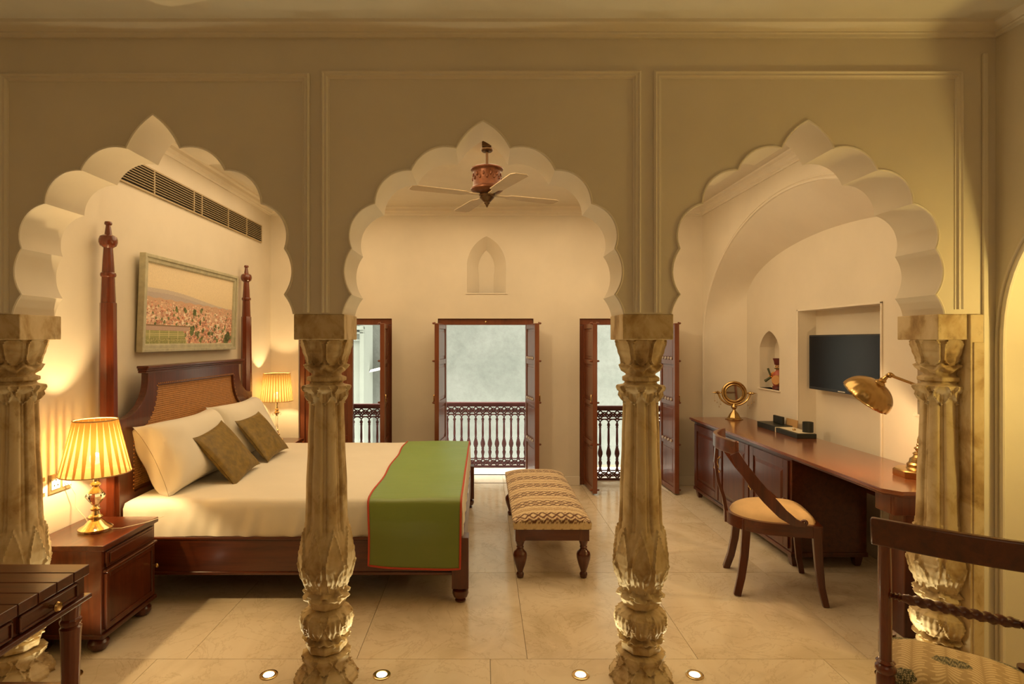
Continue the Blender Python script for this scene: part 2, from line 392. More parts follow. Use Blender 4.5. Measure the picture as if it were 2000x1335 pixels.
# front room shell
def front_right_wall():
    c, a, zs, zt = 1.72, .665, 1.45, 2.16
    n = 28; pts = []
    pts += [(-2.4, 0), (c-a, 0), (c-a, zs)]
    for k in range(1, n):
        t = PI-PI*k/n; pts.append((c+a*math.cos(t), zs+(zt-zs)*abs(math.sin(t))**.8))
    pts += [(c+a, zs), (c+a, 0), (AY0, 0), (AY0, 3.05), (-2.4, 3.05)]
    w = struct(MB().prism([pts], XF, XF+.34, 'x').obj('wall_right_front', M['plaster'], smooth=True, ang=30))
    MB().box(XF+.34, XF+.40, -2.4, 2.7, 0, 3.05).obj('alcove_back', M['plaster'], w)
    for off, r in ((.0, .010), (.028, .007)):
        arcp = [(XF-.002, c+(a+off)*math.cos(PI-PI*k/40), zs+(zt-zs+off)*abs(math.sin(PI*k/40))**.8) for k in range(41)]
        MB().tube([(XF-.002, c-a-off, 0)]+arcp+[(XF-.002, c+a+off, 0)], r, 8).obj('arch_moulding', M['trimp'], w, smooth=True)
    return w
front_right_wall()
struct(MB().box(-2.75, XL, -2.4, 6.3, 0, 3.05).obj('wall_left', M['plaster']))
struct(MB().box(-2.75, 2.75, -2.52, -2.4, 0, 3.05).obj('wall_front', M['plaster']))
struct(MB().box(-2.75, 2.8, -2.5, AY0+.12, 2.84, 2.95).obj('ceiling_front', M['ceiling']), 'cream ceiling of the front sitting area')
struct(MB().box(-2.75, 2.8, AY0+.12, 6.3, ZC, 3.0).obj('ceiling', M['ceiling']))
# cornices
cp = [(0, 2.786), (.012, 2.786), (.014, 2.796), (.020, 2.800), (.020, 2.806), (.030, 2.812), (.052, 2.828), (.056, 2.841), (0, 2.841)]
# travel so that 'left' points into the room
struct(MB().sweep(cp, [(XF, -2.4), (XF, AY0), (XL, AY0), (XL, -2.4)]).obj('trim_1', M['trimp']), 'cream cornice of the front room')
cp2 = [(0, 2.795), (.012, 2.795), (.014, 2.806), (.024, 2.812), (.026, 2.824), (.040, 2.838), (.046, 2.86), (.070, 2.868), (.074, 2.881), (0, 2.881)]
struct(MB().sweep(cp2, [(XR, AY1), (XR, YB), (XL, YB), (XL, AY1)][::1]).obj('trim_2', M['trimp']), 'cream cornice of the bedroom')

# back wall with three tall openings and a pointed niche
def pointed(cx, w, z0, zs, za, n=10, sag=.10):
    hw = w/2; L = math.hypot(hw, za-zs)
    r = arc((cx, za), (cx+hw, zs), L*sag, n)
    rt = r+[(cx+hw, zs)]
    lt = [(2*cx-x, z) for x, z in reversed(rt)]
    return [(cx-hw, z0)]+lt[:-1]+rt+[(cx+hw, z0)]
ZW = 1.73
OP = [(-1.925, -.955), (-.478, .516), (.995, 1.955)]
o = [(-2.7, 0)]
for a, b in OP: o += [(a, 0), (a, ZW), (b, ZW), (b, 0)]
o += [(2.75, 0), (2.75, 3.05), (-2.7, 3.05)]
niche = pointed(.027, .404, 1.994, 2.30, 2.584, 10, .14)
wb = struct(MB().prism([o, niche], YB, YB+.11, 'y').obj('wall_back', M['plaster'], smooth=True, ang=28))
# behind the niche; the wall thickness of the openings
inner = pointed(.027, .15, 1.994, 2.17, 2.42, 8, .14)
no_ = pointed(.027, .404, 1.994, 2.30, 2.584, 10, .14); ni_ = pointed(.027, .16, 1.994, 2.19, 2.46, 10, .14); nk = len(no_)
MB().add([(x, YB+.002, z) for x, z in no_]+[(x, YB+.108, z) for x, z in ni_], [(i, (i+1) % nk, nk+(i+1) % nk, nk+i) for i in range(nk)]).obj('niche_reveal', M['plaster'], wb, smooth=True, ang=40)
MB().box(-.19, .245, YB-.008, YB+.06, 1.984, 1.994).obj('niche_sill', M['trimp'], wb)
oo = [(-2.7, 0)]
for a, b in OP: oo += [(a, 0), (a, ZW), (b, ZW), (b, 0)]
oo += [(2.75, 0), (2.75, 3.2), (-2.7, 3.2)]
MB().prism([oo], YB+.11, YB+.44, 'y').obj('outer_leaf', M['plaster'], wb)
# baseboards on the back wall
bb = empty_struct('baseboard_back')
for a, b in ((XL, -1.925), (-.955, -.478), (.516, .995), (1.955, XR)):
    MB().box(a, b, YB-.014, YB, 0, .095).obj('board', M['trimp'], bb, bev=.004)

# right wall of the bedroom: big splayed arched recess
NF, CB = 48, 0
fc, fa, fz, fb = 4.25, 1.60, 1.50, 1.12
bc, ba, bz, bbz = 4.14, 1.39, 1.90, .43
XBK = 2.56
fr = [(fc-fa, 0)]+[(fc+fa*math.cos(PI-PI*k/NF), fz+fb*math.sin(PI*k/NF)) for k in range(NF+1)]+[(fc+fa, 0)]
bk = [(bc-ba, 0)]+[(bc+ba*math.cos(PI-PI*k/NF), bz+bbz*math.sin(PI*k/NF)) for k in range(NF+1)]+[(bc+ba, 0)]
wo = [(AY1-.02, 0)]+[p if p[0] > AY1 else (AY1-.01, p[1]) for p in fr]+[(YB+.1, 0), (YB+.1, 3.05), (AY1-.02, 3.05)]
fr = wo[1:1+len(fr)]
wr = struct(MB().prism([wo], XR, XR+.004, 'x').obj('wall_right', M['plaster']))
jm = MB(); vs = []; nn = len(fr)
for (a, b) in fr: vs.append((XR+.002, a, b))
for (a, b) in bk: vs.append((XBK, a, b))
jm.add(vs, [(i, i+1, nn+i+1, nn+i) for i in range(nn-1)]).obj('recess_reveal', M['plaster'], wr, smooth=True, ang=40)
bo = [(2.6, 0), (3.66, 0), (3.66, 1.738), (4.62, 1.738), (4.62, 0), (5.75, 0), (5.75, 2.6), (2.6, 2.6)]
n1 = pointed(5.10, .35, 1.068, 1.44, 1.588, 8, .12); n2 = pointed(3.18, .35, 1.068, 1.44, 1.588, 8, .12)
MB().prism([bo, n1, n2], XBK, XBK+.14, 'x').obj('recess_back', M['plaster'], wr)
MB().box(XBK+.14, XBK+.18, 2.6, 5.8, 0, 2.6).obj('recess_rear', M['plaster'], wr)
MB().box(XBK-.012, XBK+.10, 4.905, 5.295, 1.056, 1.068).obj('niche_sill', M['kraft'] if 0 else M['trimp'], wr)
MB().box(XBK-.012, XBK+.10, 2.985, 3.375, 1.056, 1.068).obj('niche_sill', M['trimp'], wr)
for (a, b, c, d) in ((3.645, 3.66, 0, 1.753), (4.62, 4.635, 0, 1.753), (3.645, 4.635, 1.738, 1.753)):
    MB().box(XBK-.010, XBK, a, b, c, d).obj('recess_frame', M['trimp'], wr, bev=.003)
for off, r in ((.012, .010), (.034, .006)):
    p = [(XR-.001, fc+(fa+off)*math.cos(PI-PI*k/60), fz+(fb+off)*math.sin(PI*k/60)) for k in range(61)]
    p = [q for q in p if q[1] > AY1]+[(XR-.001, min(fc+fa+off, YB-.004), 0)]
    MB().tube(p, r, 8).obj('arch_moulding', M['trimp'], wr, smooth=True)

# alley wall, balcony
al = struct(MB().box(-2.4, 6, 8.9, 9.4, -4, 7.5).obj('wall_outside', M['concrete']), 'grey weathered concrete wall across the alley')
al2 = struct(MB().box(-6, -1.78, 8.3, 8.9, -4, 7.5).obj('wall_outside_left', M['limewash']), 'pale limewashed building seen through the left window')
MB().box(-1.80, -1.74, 8.24, 8.92, -4, 7.5).obj('corner_pipe', M['limewash'], al2)
for k, (z, h, d) in enumerate(((1.66, .05, .10), (1.60, .03, .06), (1.50, .02, .05))):
    MB().box(-3.4, -1.74, 8.3-d, 8.3, z, z+h).obj('string_course', M['limewash'], al2, bev=.01)
for k in range(7):
    MB().sphere((-2.2+.07*k, 8.24, 1.79+.03*(k % 2)), .045, 10, 6, (1, .5, .8)).obj('carved_boss', M['limewash'], al2, smooth=True)
struct(MB().box(-.7, 1.0, YB+.44, 6.86, -.12, -.002).obj('floor_balcony', M['stone']), 'white stone balcony floor outside the middle window')
struct(MB().box(-2.8, 2.9, YB+.44, YB+.5, -.3, -.002).obj('trim_3', M['stone']), 'stone ledge below the windows')
MB().box(-.40, .44, 5.985, 5.992, 0, .004).obj('threshold_strip', M['rail'], floor)
ext = struct(MB().box(-1.95, -.93, YB+.44, 6.75, -.2, -.002).obj('trim_4', M['stone']), 'stone sill outside the left window')
struct(MB().box(.97, 1.98, YB+.44, 6.75, -.2, -.002).obj('trim_5', M['stone']), 'stone sill outside the right window')
lb = tag(MB().prism([[(-1.74, 1.02), (-1.55, 1.06), (-1.55, 1.10), (-1.72, 1.06)]], 8.62, 8.899, 'y').obj('wall_lamp', M['white']), 'small pale wall lamp on the alley wall beyond the left window', 'lamp')

# ------------------------------------------------------------------ windows (tall casements)
def casement(parent, hx, hy, ang, w, z0, z1, side, handle=True):
    """door leaf hinged at (hx, hy); local x runs from the hinge to the free edge; ang turns it"""
    e = bpy.data.objects.new('leaf', None); C.objects.link(e); e.parent = parent
    e.location = (hx, hy, 0); e.rotation_euler = (0, 0, ang)
    t = .036; h = z1-z0
    m = MB()
    m.box(0, .05, -t/2, t/2, z0, z1); m.box(w-.055, w, -t/2-.004, t/2+.004, z0, z1)
    rz = [z0, z0+.27*h, z0+.51*h, z0+.755*h, z1-.05]
    for z in rz: m.box(.05, w-.055, -t/2+.002, t/2-.002, z, z+.05)
    m.obj('leaf_frame', M['door_z'], e, bev=.004)
    for k in range(4):
        zc0, zc1 = rz[k]+.05, rz[k+1]
        p = MB().box(.05, w-.055, -.007, .007, zc0, zc1); p.box(.08, w-.085, -.012, .012, zc0+.03, zc1-.03); p.obj('leaf_panel', M['door_z'], e, bev=.004)
    return e
def boss_row(parent, w, t, zs, side):
    for z in zs:
        b = MB().lathe([(.001, 0), (.013, 0), (.013, .008), (.009, .012), (.011, .020), (.006, .028), (.001, .030)], 12, (0, 0, 0), 'y')
        if side < 0: b.v = [(x, -y, z_) for x, y, z_ in b.v]
        b.v = [(x+w-.028, y+side*t, z_+z) for x, y, z_ in b.v]; b.obj('boss', M['door_z'], parent, smooth=True)
def ring_handle(parent, x, y, z, side):
    m = MB().sphere((x, y+side*.008, z+.045), .011, 10, 8)
    m.tube([(x+.012*math.sin(2*PI*k/16), y+side*.012, z+.012-.034*math.cos(2*PI*k/16)) for k in range(16)], .0042, 6, True)
    m.obj('ring_handle', M['brass2'], parent, smooth=True)
def curl_rows(parent, w, t, zs, side):
    t = abs(t)
    # carved curls along the rails on the daylight face
    for z in zs:
        m = MB()
        for k in range(4): m.sphere((.09+k*(w-.2)/3, side*(t), z+.024), .020, 10, 6, (1.15, .55, .8))
        m.obj('carved_curl', M['door_curl'], parent, smooth=True)
M['door_curl'] = simple('daylit_curl_wood', (.45, .36, .30), .4)  # paler than the door wood: reflected daylight is put into the colour
ZT = 1.70
def window(n, a, b, label):
    e = empty_struct('window_%d' % n, ((a+b)/2, 5.95, 0), label); e.location = (0, 0, 0)
    f = MB(); f.box(a+.001, a+.055, 5.93, 6.02, 0, ZT-.036); f.box(b-.055, b-.001, 5.93, 6.02, 0, ZT-.036); f.box(a+.001, b-.001, 5.926, 6.02, ZT-.035, ZT+.029)
    f.obj('window_frame', M['door_z'], e, bev=.005)
    MB().sphere(((a+b)/2, 5.925, ZT-.002), .012, 10, 6).obj('brass_catch', M['brass2'], e, smooth=True)
    return e
Z0 = .015; HH = [Z0+.03, Z0+.285*1.66+.0, Z0+.53*1.66, Z0+.775*1.66, ZT-.03]
w1 = window(1, -1.925, -.955, 'left casement window beside the bed, one leaf shut')
l = casement(w1, -1.87, 5.965, 0, .50, Z0, ZT-.03, 1)
l = casement(w1, -1.012, 5.94, math.radians(-87), .40, Z0, ZT-.03, 1); boss_row(l, .40, .018, HH, -1); ring_handle(l, .372, .02, .92, 1)
w2 = window(2, -.478, .516, 'middle casement window standing open onto the balcony')
l = casement(w2, -.405, 5.94, math.radians(-97), .43, Z0, ZT-.03, 1); boss_row(l, .43, .02, HH, -1); ring_handle(l, .40, -.022, .92, -1)
l = casement(w2, .450, 5.94, math.radians(-81), .43, Z0, ZT-.03, 1); boss_row(l, .43, .02, HH, 1); ring_handle(l, .40, .022, .92, 1)
curl_rows(l, .43, -.018, HH[1:4], -1)
w3 = window(3, .995, 1.955, 'right casement window beside the desk, both leaves open')
l = casement(w3, 1.050, 5.94, math.radians(-86), .43, Z0, ZT-.03, 1); boss_row(l, .43, .02, HH, 1); boss_row(l, .43, .02, HH, -1); ring_handle(l, .40, -.022, .92, -1)
l = casement(w3, 1.855, 5.94, math.radians(-87.5), .43, Z0, ZT-.03, 1); boss_row(l, .43, .02, HH, 1); ring_handle(l, .40, .022, .92, 1)
curl_rows(l, .43, .018, HH[1:4], -1)

# railings
bal_prof = [(.013, 0), (.013, .012), (.008, .02), (.012, .05), (.016, .075), (.009, .105), (.015, .112), (.009, .12), (.020, .165), (.019, .19), (.009, .245), (.013, .25), (.008, .256),
            (.0105, .30), (.008, .435), (.013, .44), (.008, .447), (.011, .46), (.014, .472), (.008, .49)]
def scroll_band(m, x0, x1, y, z0, z1, step):
    n = max(1, round((x1-x0)/step)); st = (x1-x0)/n; h = z1-z0
    for k in range(n):
        c = x0+(k+.5)*st
        for s in (-1, 1):
            pts = []
            for j in range(11):
                t = j/10; a = t*1.5*PI; r = .40*h*(1-.55*t)
                pts.append((c+s*(st*.5-.0-r*(1-math.cos(a))*.55-st*.02), y, z0+h*.12+r*math.sin(a)*.9+h*.10+t*.2*h))
            m.tube(pts, .0095, 5)
        m.tube([(c-st/2, y, z0), (c, y, z0+h*.45), (c+st/2, y, z1)], .008, 5); m.tube([(c+st/2, y, z0), (c, y, z0+h*.55), (c-st/2, y, z1)], .008, 5)
        m.tube([(c-st*.28+st*.28*(1-math.cos(2*PI*j/10)), y+.004, z0+h*.5+h*.27*math.sin(2*PI*j/10)) for j in range(10)], .007, 5, True)
    return m
bm_cache = {}
def railing(label, x0, x1, y, zb, zt, step, sidex=None):
    t = thing('balcony_railing', label, 'railing', (0, 0, 0)); H = zt-zb
    MB().box(x0, x1, y-.03, y+.03, zt-.028, zt).box(x0, x1, y-.018, y+.018, zt-.045, zt-.028).obj('top_rail', M['rail'], t, bev=.004)
    m = MB(); m.box(x0, x1, y-.010, y+.010, zt-.052, zt-.044); m.box(x0, x1, y-.010, y+.010, zt-.150, zt-.138)
    scroll_band(m, x0, x1, y, zt-.140, zt-.050, step*1.0)
    n = round((x1-x0)/step)
    for k in range(n+1):           # little arches between the balusters
        c = x0+(k+.5)*(x1-x0)/n
        if c < x1: m.tube([(c+step/2*math.cos(a*PI/8), y, zt-.185+.040*math.sin(a*PI/8)) for a in range(9)], .007, 5)
    m.obj('scroll_band', M['rail'], t)
    m = MB(); m.box(x0, x1, y-.012, y+.012, zb, zb+.022); m.box(x0, x1, y-.010, y+.010, zb+.100, zb+.110); scroll_band(m, x0, x1, y, zb+.02, zb+.102, step*1.0)
    m.obj('lower_scroll_band', M['rail'], t)
    hb = H-.110-.185; key = round(hb, 3)
    if key not in bm_cache: bm_cache[key] = MB().lathe([(r*1.38, z/.49*hb) for r, z in bal_prof], 10).mesh('baluster', M['rail'], True, 50)
    for k in range(n+1):
        o = bpy.data.objects.new('baluster', bm_cache[key]); C.objects.link(o); o.parent = t; o.location = (x0+k*(x1-x0)/n, y, zb+.110)
    if sidex is not None:
        for k in range(5):
            o = bpy.data.objects.new('baluster', bm_cache[key]); C.objects.link(o); o.parent = t; o.location = (sidex, y-.08-k*.085, zb+.110)
        MB().box(sidex-.02, sidex+.02, y-.42, y, zt-.04, zt).box(sidex-.012, sidex+.012, y-.42, y, zt-.15, zt-.05).box(sidex-.012, sidex+.012, y-.42, y, zb, zb+.11).obj('side_rail', M['rail'], t)['kind'] = 'stuff'
    return t
railing('dark red railing across the middle balcony', -.60, .66, 6.74, 0, .772, .083, .66)
railing('dark red railing in the left window opening', -1.92, -.93, 6.40, -.0, .79, .09)
railing('dark red railing in the right window opening', .98, 1.98, 6.12, -.0, .80, .09)

# ------------------------------------------------------------------ marble columns
CP = [ # (radius, z)
 (.128,0),(.128,.012),(.118,.030),(.092,.062),(.086,.082),(.098,.108),(.100,.118),(.070,.128),(.086,.136),(.090,.150),(.088,.164),(.060,.176),
 (.078,.186),(.074,.196),(.092,.215),(.106,.245),(.108,.270),(.104,.290),(.085,.306),(.060,.316),(.080,.330),(.094,.362),(.090,.372),(.064,.382),(.074,.392),
 (.078,.410),(.088,.430),(.104,.470),(.112,.510),(.110,.560),(.103,.600),(.099,.640),(.0955,.660),(.090,.668),(.086,.85),(.078,1.05),(.073,1.235),(.080,1.262),(.088,1.290),(.088,1.300),(.070,1.312),(.072,1.318),
 (.086,1.325),(.086,1.338),(.064,1.348),(.066,1.370),(.072,1.386),(.082,1.395),(.086,1.420),(.098,1.455),(.107,1.490),(.108,1.503)]
def prof_r(z, P=CP):
    for (r0, z0), (r1, z1) in zip(P[:-1], P[1:]):
        if z <= z1: t = (z-z0)/(z1-z0); t = t*t*(3-2*t); return r0+(r1-r0)*t
    return P[-1][0]
def petal(a, t, wmax=.92, tip=.6):
    # a in [-1,1] across one petal, t in [0,1] base to tip; signed distance to the petal edge
    if t < 0 or t > 1: return -1
    w = wmax*(1-max(0, (t-.35)/.65)**1.8)*min(1, .62+t*1.1); return w-abs(a)
def ss(x): x = min(1, max(0, x)); return x*x*(3-2*x)
def ridge(d):
    return 0 if d <= 0 else ss(d/.08)*(.45+.55*(1-ss((d-.07)/.20)))
def column_disp(a, z):
    r = prof_r(z); d = 0; n = 8
    def loc(off=0, nn=8): u = (a*nn/(2*PI)+off) % 1.0; return 2*u-1
    if .395 <= z <= .70:        # lotus rising round the foot of the shaft
        d += .0085*ridge(petal(loc(0), (z-.40)/.285))
        d += .0075*ridge(petal(loc(.5), (z-.40)/.135))
        d += .003*abs(math.cos(a*4))*(1 if z > .52 else 0)
    if .62 < z < 1.27:          # bundled shaft: eight flats with fillets between
        u = abs(loc(0)); g = ss((u-.62)/.10)-ss((u-.86)/.08); f = ss((z-.62)/.06)
        d += f*(-.0085*g + .0030*(1-u*u) - .006*ss((u-.88)/.1))
    if 1.215 <= z <= 1.305:     # collar of drooping leaves
        d += .014*ridge(petal(loc(.5), (1.302-z)/.085, .95))+.004*ss((z-1.27)/.02)
    if 1.395 <= z <= 1.504:     # capital: round ended petals
        t = (z-1.392)/.118; u = abs(loc(0)); e = math.sqrt(max(0, 1-(2*t-1)**4))*.9-u
        d += .011*ridge(e)-.004
    if .19 <= z <= .312:        # fat lower lotus, hanging
        u = loc(.0); d += .010*ridge(petal(u, (.308-z)/.118, .96))+.0025*math.cos(a*32)*ss((z-.2)/.03)*ss((.30-z)/.02)
    if .05 <= z <= .128:
        u = loc(.5); d += .009*ridge(petal(u, (.126-z)/.075, .96))
    if 0 <= z < .07: d += .012*ridge(petal(loc(0), (.07-z)/.09, .96))
    # wavy skirts: lips at three heights and one below the capital
    for zc, amp in ((.381, .024), (.185, .022), (1.378, .019)):
        w = zc+.008*math.cos(8*a)+.003*math.cos(16*a+1); k = max(0, 1-abs(z-w)/.019)
        d += amp*ss(k)*(1+.12*math.cos(8*a))
    # the rings between are eight sided
    if (.128 < z < .18) or (.314 < z < .376) or (1.318 < z < 1.345):
        u = (a*8/(2*PI)) % 1-.5; d += r*(math.cos(PI/8)/math.cos(u*PI/4)-1)
    return r+d*1.2
def column_mesh(z0, z1, dz, seg=144):
    nz = round((z1-z0)/dz); vs = []
    for j in range(nz+1):
        z = z0+(z1-z0)*j/nz
        for k in range(seg):
            a = 2*PI*k/seg; r = column_disp(a, z); r *= 1+.010*noise.noise(Vector((math.cos(a)*3, math.sin(a)*3, z*9)))
            vs.append((r*math.cos(a+.16), r*math.sin(a+.16), z))
    fs = [(j*seg+k, j*seg+(k+1) % seg, (j+1)*seg+(k+1) % seg, (j+1)*seg+k) for j in range(nz) for k in range(seg)]
    fs += [tuple(range(seg-1, -1, -1)), tuple(range(nz*seg, (nz+1)*seg))]
    m = MB(); m.v = vs; m.f = fs; return m
def build_column():
    t = thing('marble_column', '', 'column', (-.702, 2.54, 0))
    column_mesh(0, .392, .0032).obj('base', M['marble'], t, smooth=True, ang=60, fix=False)
    column_mesh(.392, 1.312, .0055).obj('shaft', M['marble'], t, smooth=True, ang=60, fix=False)
    column_mesh(1.312, 1.505, .003).obj('capital', M['marble'], t, smooth=True, ang=60, fix=False)
    MB().box(-.108, .108, -.12, .12, 1.504, ZS).obj('abacus', M['marble'], t, bev=.004)
    return t
c2 = build_column(); c2['label'] = 'carved marble column in front of the bed, left of centre'
c3 = dup(c2, (.700, 2.54, 0), PI/4*0, 'carved marble column to the right of the patterned bench')
c3.children[0]
c1 = dup(c2, (-2.085, 2.54, 0), 0, 'carved marble column at the left edge behind the bedside table')
c4 = dup(c2, (2.042, 2.54, 0), 0, 'carved marble column attached to the pilaster beside the desk lamp')
for c in (c3,):
    for ch in c.children: ch.rotation_euler = (0, 0, 0)
tag(MB().box(2.062, 2.118, 2.408, 2.655, 0, ZS-.002).box(2.072, 2.116, 2.402, 2.410, .06, ZS-.12).obj('marble_pilaster', M['marble'], bev=.003), 'flat marble pilaster strip behind the rightmost column', 'pilaster')

# in-floor uplights
def uplight(x, label):
    t = thing('floor_uplight', label, 'uplight', (x, 2.55, 0), 0, 'uplights set in the floor by the columns')
    MB().lathe([(.024, .0), (.024, .004), (.031, .006), (.039, .004), (.040, .0005)], 28, caps=False).obj('rim', M['brass2'], t, smooth=True)
    MB().lathe([(.0005, .0035), (.0235, .0035), (.0235, 0)], 24).obj('lens', M['led'], t, smooth=True)
    spot('uplight_lamp', (x, 2.55, .012), (x, 2.55, 2), 10.0, (1, .90, .56), 130, 1, .02)
uplight(-1.845, 'uplight in the floor half hidden behind the foreground table')
uplight(-.965, 'leftmost fully visible uplight in the floor, nearest the bedside table')
uplight(-.458, 'uplight in the floor just right of the column before the bed')
uplight(.434, 'uplight in the floor left of the column beyond the bench')
uplight(.946, 'uplight in the floor right of the column beyond the bench')
uplight(1.80, 'uplight in the floor beside the rightmost column, behind the dining chair')

# ------------------------------------------------------------------ bed
bed = thing('four_poster_bed', 'dark mahogany bed with two tall turned posts and cane headboard', 'bed', (0, 0, 0))
BY0, BY1 = 3.235, 5.165
def post_profile(z0=.0):
    return [(.040, 0), (.046, .02), (.052, .045), (.040, .06), (.030, .068), (.044, .075)]
pp = [(.046,.38),(.0485,.45),(.0485,.8),(.0475,1.05),(.0455,1.3),(.043,1.52),(.0425,1.712),(.041,1.716),(.0375,1.718),(.0345,1.80),(.0325,1.862),(.038,1.866),(.0405,1.876),(.038,1.886),(.0315,1.890),
      (.0285,1.95),(.0235,2.028),(.026,2.032),(.041,2.042),(.0475,2.060),(.0475,2.076),(.042,2.094),(.030,2.102),(.019,2.106),(.0165,2.125),(.012,2.158),(.0185,2.162),(.020,2.170),(.017,2.179),(.002,2.182)]
for y in (BY0+.012, BY1-.03):
    x = -2.146
    p = MB().box(x-.048, x+.048, y-.048, y+.048, .08, .40); p.lathe([(.030, .0), (.040, .004), (.046, .03), (.046, .055), (.036, .075), (.030, .08)], 20, (x, y, 0))
    pr = [(r, z) for r, z in pp if z < 1.72]
    p.lathe(pr, 8, (x, y, 0), poly=True); p.lathe([(.0375, 1.70)]+[(r, z) for r, z in pp if z > 1.717], 24, (x, y, 0))
    p.obj('bedpost', M['red_z'], bed, smooth=True, ang=30)
for y in (BY0+.0475, BY1-.0475):
    x = -.135
    p = MB().box(x-.0475, x+.0475, y-.0475, y+.0475, .088, .378)
    p.lathe([(.027, 0), (.031, .004), (.031, .010), (.022, .016), (.040, .028), (.0475, .048), (.045, .066), (.030, .076), (.026, .090)], 20, (x, y, 0))
    p.obj('foot_post', M['wood_z'], bed, smooth=True, ang=35)
def rail(x0, x1, y0, y1, name='side_rail', mat='wood_x'):
    m = MB().box(x0, x1, y0, y1, .175, .360)
    m.box(x0-.0, x1+.0, y0-.006, y1+.006, .360, .375); m.box(x0, x1, y0-.008, y1+.008, .160, .178); m.obj(name, M[mat], bed, bev=.004)
rail(-2.10, -.182, BY0+.022, BY0+.052); rail(-2.10, -.182, BY1-.052, BY1-.022)
rail(-.155, -.115, BY0+.09, BY1-.09, 'foot_rail', 'wood_y'); MB().box(-2.08, -.16, BY0+.06, BY1-.06, .30, .36).obj('slat_base', M['wood_x'], bed)
# headboard
HX = -2.105; hc = 4.18
def hb_outline(k=0.0):
    # right half (towards +Y) from top centre
    pts = [(0, 1.305-k), (.66-k*.2, 1.305-k)]
    p0 = Vector((.66-k*.2, 1.305-k)); 
    for j in range(1, 13):
        t = j/12; a = t*PI/2
        pts.append((.66-k*.2+(.25)*(1-math.cos(a))+.0*t, 1.305-k-(.255-k*.1)*math.sin(a)))
    return pts
ro = hb_outline()
ro = [(0, 1.315), (.655, 1.315), (.655, 1.262)]+[(.655+.25*(1-math.cos(j/12*PI/2)), 1.262-.215*math.sin(j/12*PI/2)) for j in range(1, 13)]+[(.93, 1.045), (.93, .40)]
outl = [(hc-y, z) for y, z in reversed(ro)]+[(hc+y, z) for y, z in ro[1:]]
ci = [(.545, 1.215)]+[(.545+.24*(1-math.cos(j/12*PI/2))**1.0, 1.215-.27*math.sin(j/12*PI/2)) for j in range(1, 13)]+[(.79, .60)]
cin = [(hc-y, z) for y, z in reversed(ci)]+[(hc+y, z) for y, z in ci]
hb = MB().prism([outl, cin], HX-.02, HX+.022, 'x').obj('headboard_frame', M['wood_z'], bed, bev=.004)
cr = MB()
for i, (a, z0, z1) in enumerate(((.030, 1.300, 1.315), (.040, 1.315, 1.328), (.052, 1.328, 1.345))):
    cr.box(HX-.022, HX+a, hc-.67-a*.6, hc+.67+a*.6, z0, z1)
cr.obj('headboard_cornice', M['wood_y'], bed, bev=.004)
MB().prism([cin], HX-.012, HX-.004, 'x').obj('cane_backing', M['cane_back'], bed)
cane = MB()
def cane_half(z):   # half width at height z
    if z > 1.215: return 0
    if z < .945: return .785
    s = (1.215-z)/.27; a = math.asin(min(1, s)); return .545+.24*(1-math.cos(a))
for k in range(-58, 59):                         # upright strands
    y = k*.0135; zt = 1.212
    if abs(y) > .545:
        q = (abs(y)-.545)/.24; zt = 1.215-.27*math.sin(math.acos(max(-1, 1-q)))
    cane.box(HX-.003, HX+.001, hc+y-.0042, hc+y+.0042, .62, zt)
z = .62
while z < 1.21:
    w = cane_half(z); cane.box(HX-.001, HX+.003, hc-w, hc+w, z, z+.0084); z += .0135
co_ = cane.obj('cane_panel', M['cane'], bed)
kn = MB()                                        # row of holes and knots round the cane
for i in range(len(ci)-1):
    for s in (-1, 1):
        a = Vector(ci[i]); b = Vector(ci[i+1]); n = max(1, int((b-a).length/.022))
        for j in range(n):
            p = a.lerp(b, j/n); kn.box(HX+.021, HX+.0245, hc+s*(p.x+.012)-.004, hc+s*(p.x+.012)+.004, p.y-.004, p.y+.004)
for j in range(50): kn.box(HX+.021, HX+.0245, hc-.54+j*.022-.004, hc-.54+j*.022+.004, 1.223, 1.231)
kn.obj('cane_binding', M['cane'], bed)['kind'] = 'stuff'

# mattress under a white sheet
def mattress():
    x0, x1, y0, y1, z0, z1 = -2.075, -.122, BY0+.035, BY1-.02, .376, .585
    nu, nv = 110, 110; r = .045; m = MB(); vs = []
    def surf(u, v):
        # u,v in [-1,1] over unrolled sheet; outer 16% hangs down the side
        def side(t):
            s = abs(t); k = .86
            if s < k: return (s/k, 0)
            return (1, (s-k)/(1-k))
        su, du = side(u); sv, dv = side(v); su = math.copysign(su, u); sv = math.copysign(sv, v)
        cx, cy = (x0+x1)/2, (y0+y1)/2; hx, hy = (x1-x0)/2, (y1-y0)/2
        d = max(du, dv); x = cx+su*hx; y = cy+sv*hy; z = z1-d*(z1-z0)
        # round the top edge
        ed = min(hx-abs(x-cx), hy-abs(y-cy))
        if d == 0 and ed < r: z -= r*(1-math.sqrt(max(0, 1-((r-ed)/r)**2)))*.75
        if 0 < d: 
            q = d*(z1-z0); ins = 0
            if q < r: ins = 0
            w = (.009*math.sin(x*36+3*math.sin(x*5.3)+d*2.5)+.006*math.sin(x*71+d*4))*(.25+1.1*abs(noise.noise(Vector((x*1.7, 3, 1)))))*min(1, d*2.5) if dv >= du else .008*math.sin(y*27)*min(1, d*2)
            if dv >= du: y += math.copysign(1, v)*(w+.004)
            else: x += math.copysign(1, u)*(w*.6)
            z = z1-r*.75-(q)*(1-r*.75/(z1-z0))
        z += .004*noise.noise(Vector((x*2.2, y*2.2, 0)))
        if d == 0: z += .0035*noise.noise(Vector((x*6+y*5, y*2-x, 4)))
        return (x, y, z)
    m.grid(lambda a, b: surf(2*a-1, 2*b-1), nu, nv)
    o = m.obj('mattress', M['linen'], smooth=True, ang=80)
    return tag(o, 'thick mattress under a smooth white sheet on the four-poster bed', 'mattress')
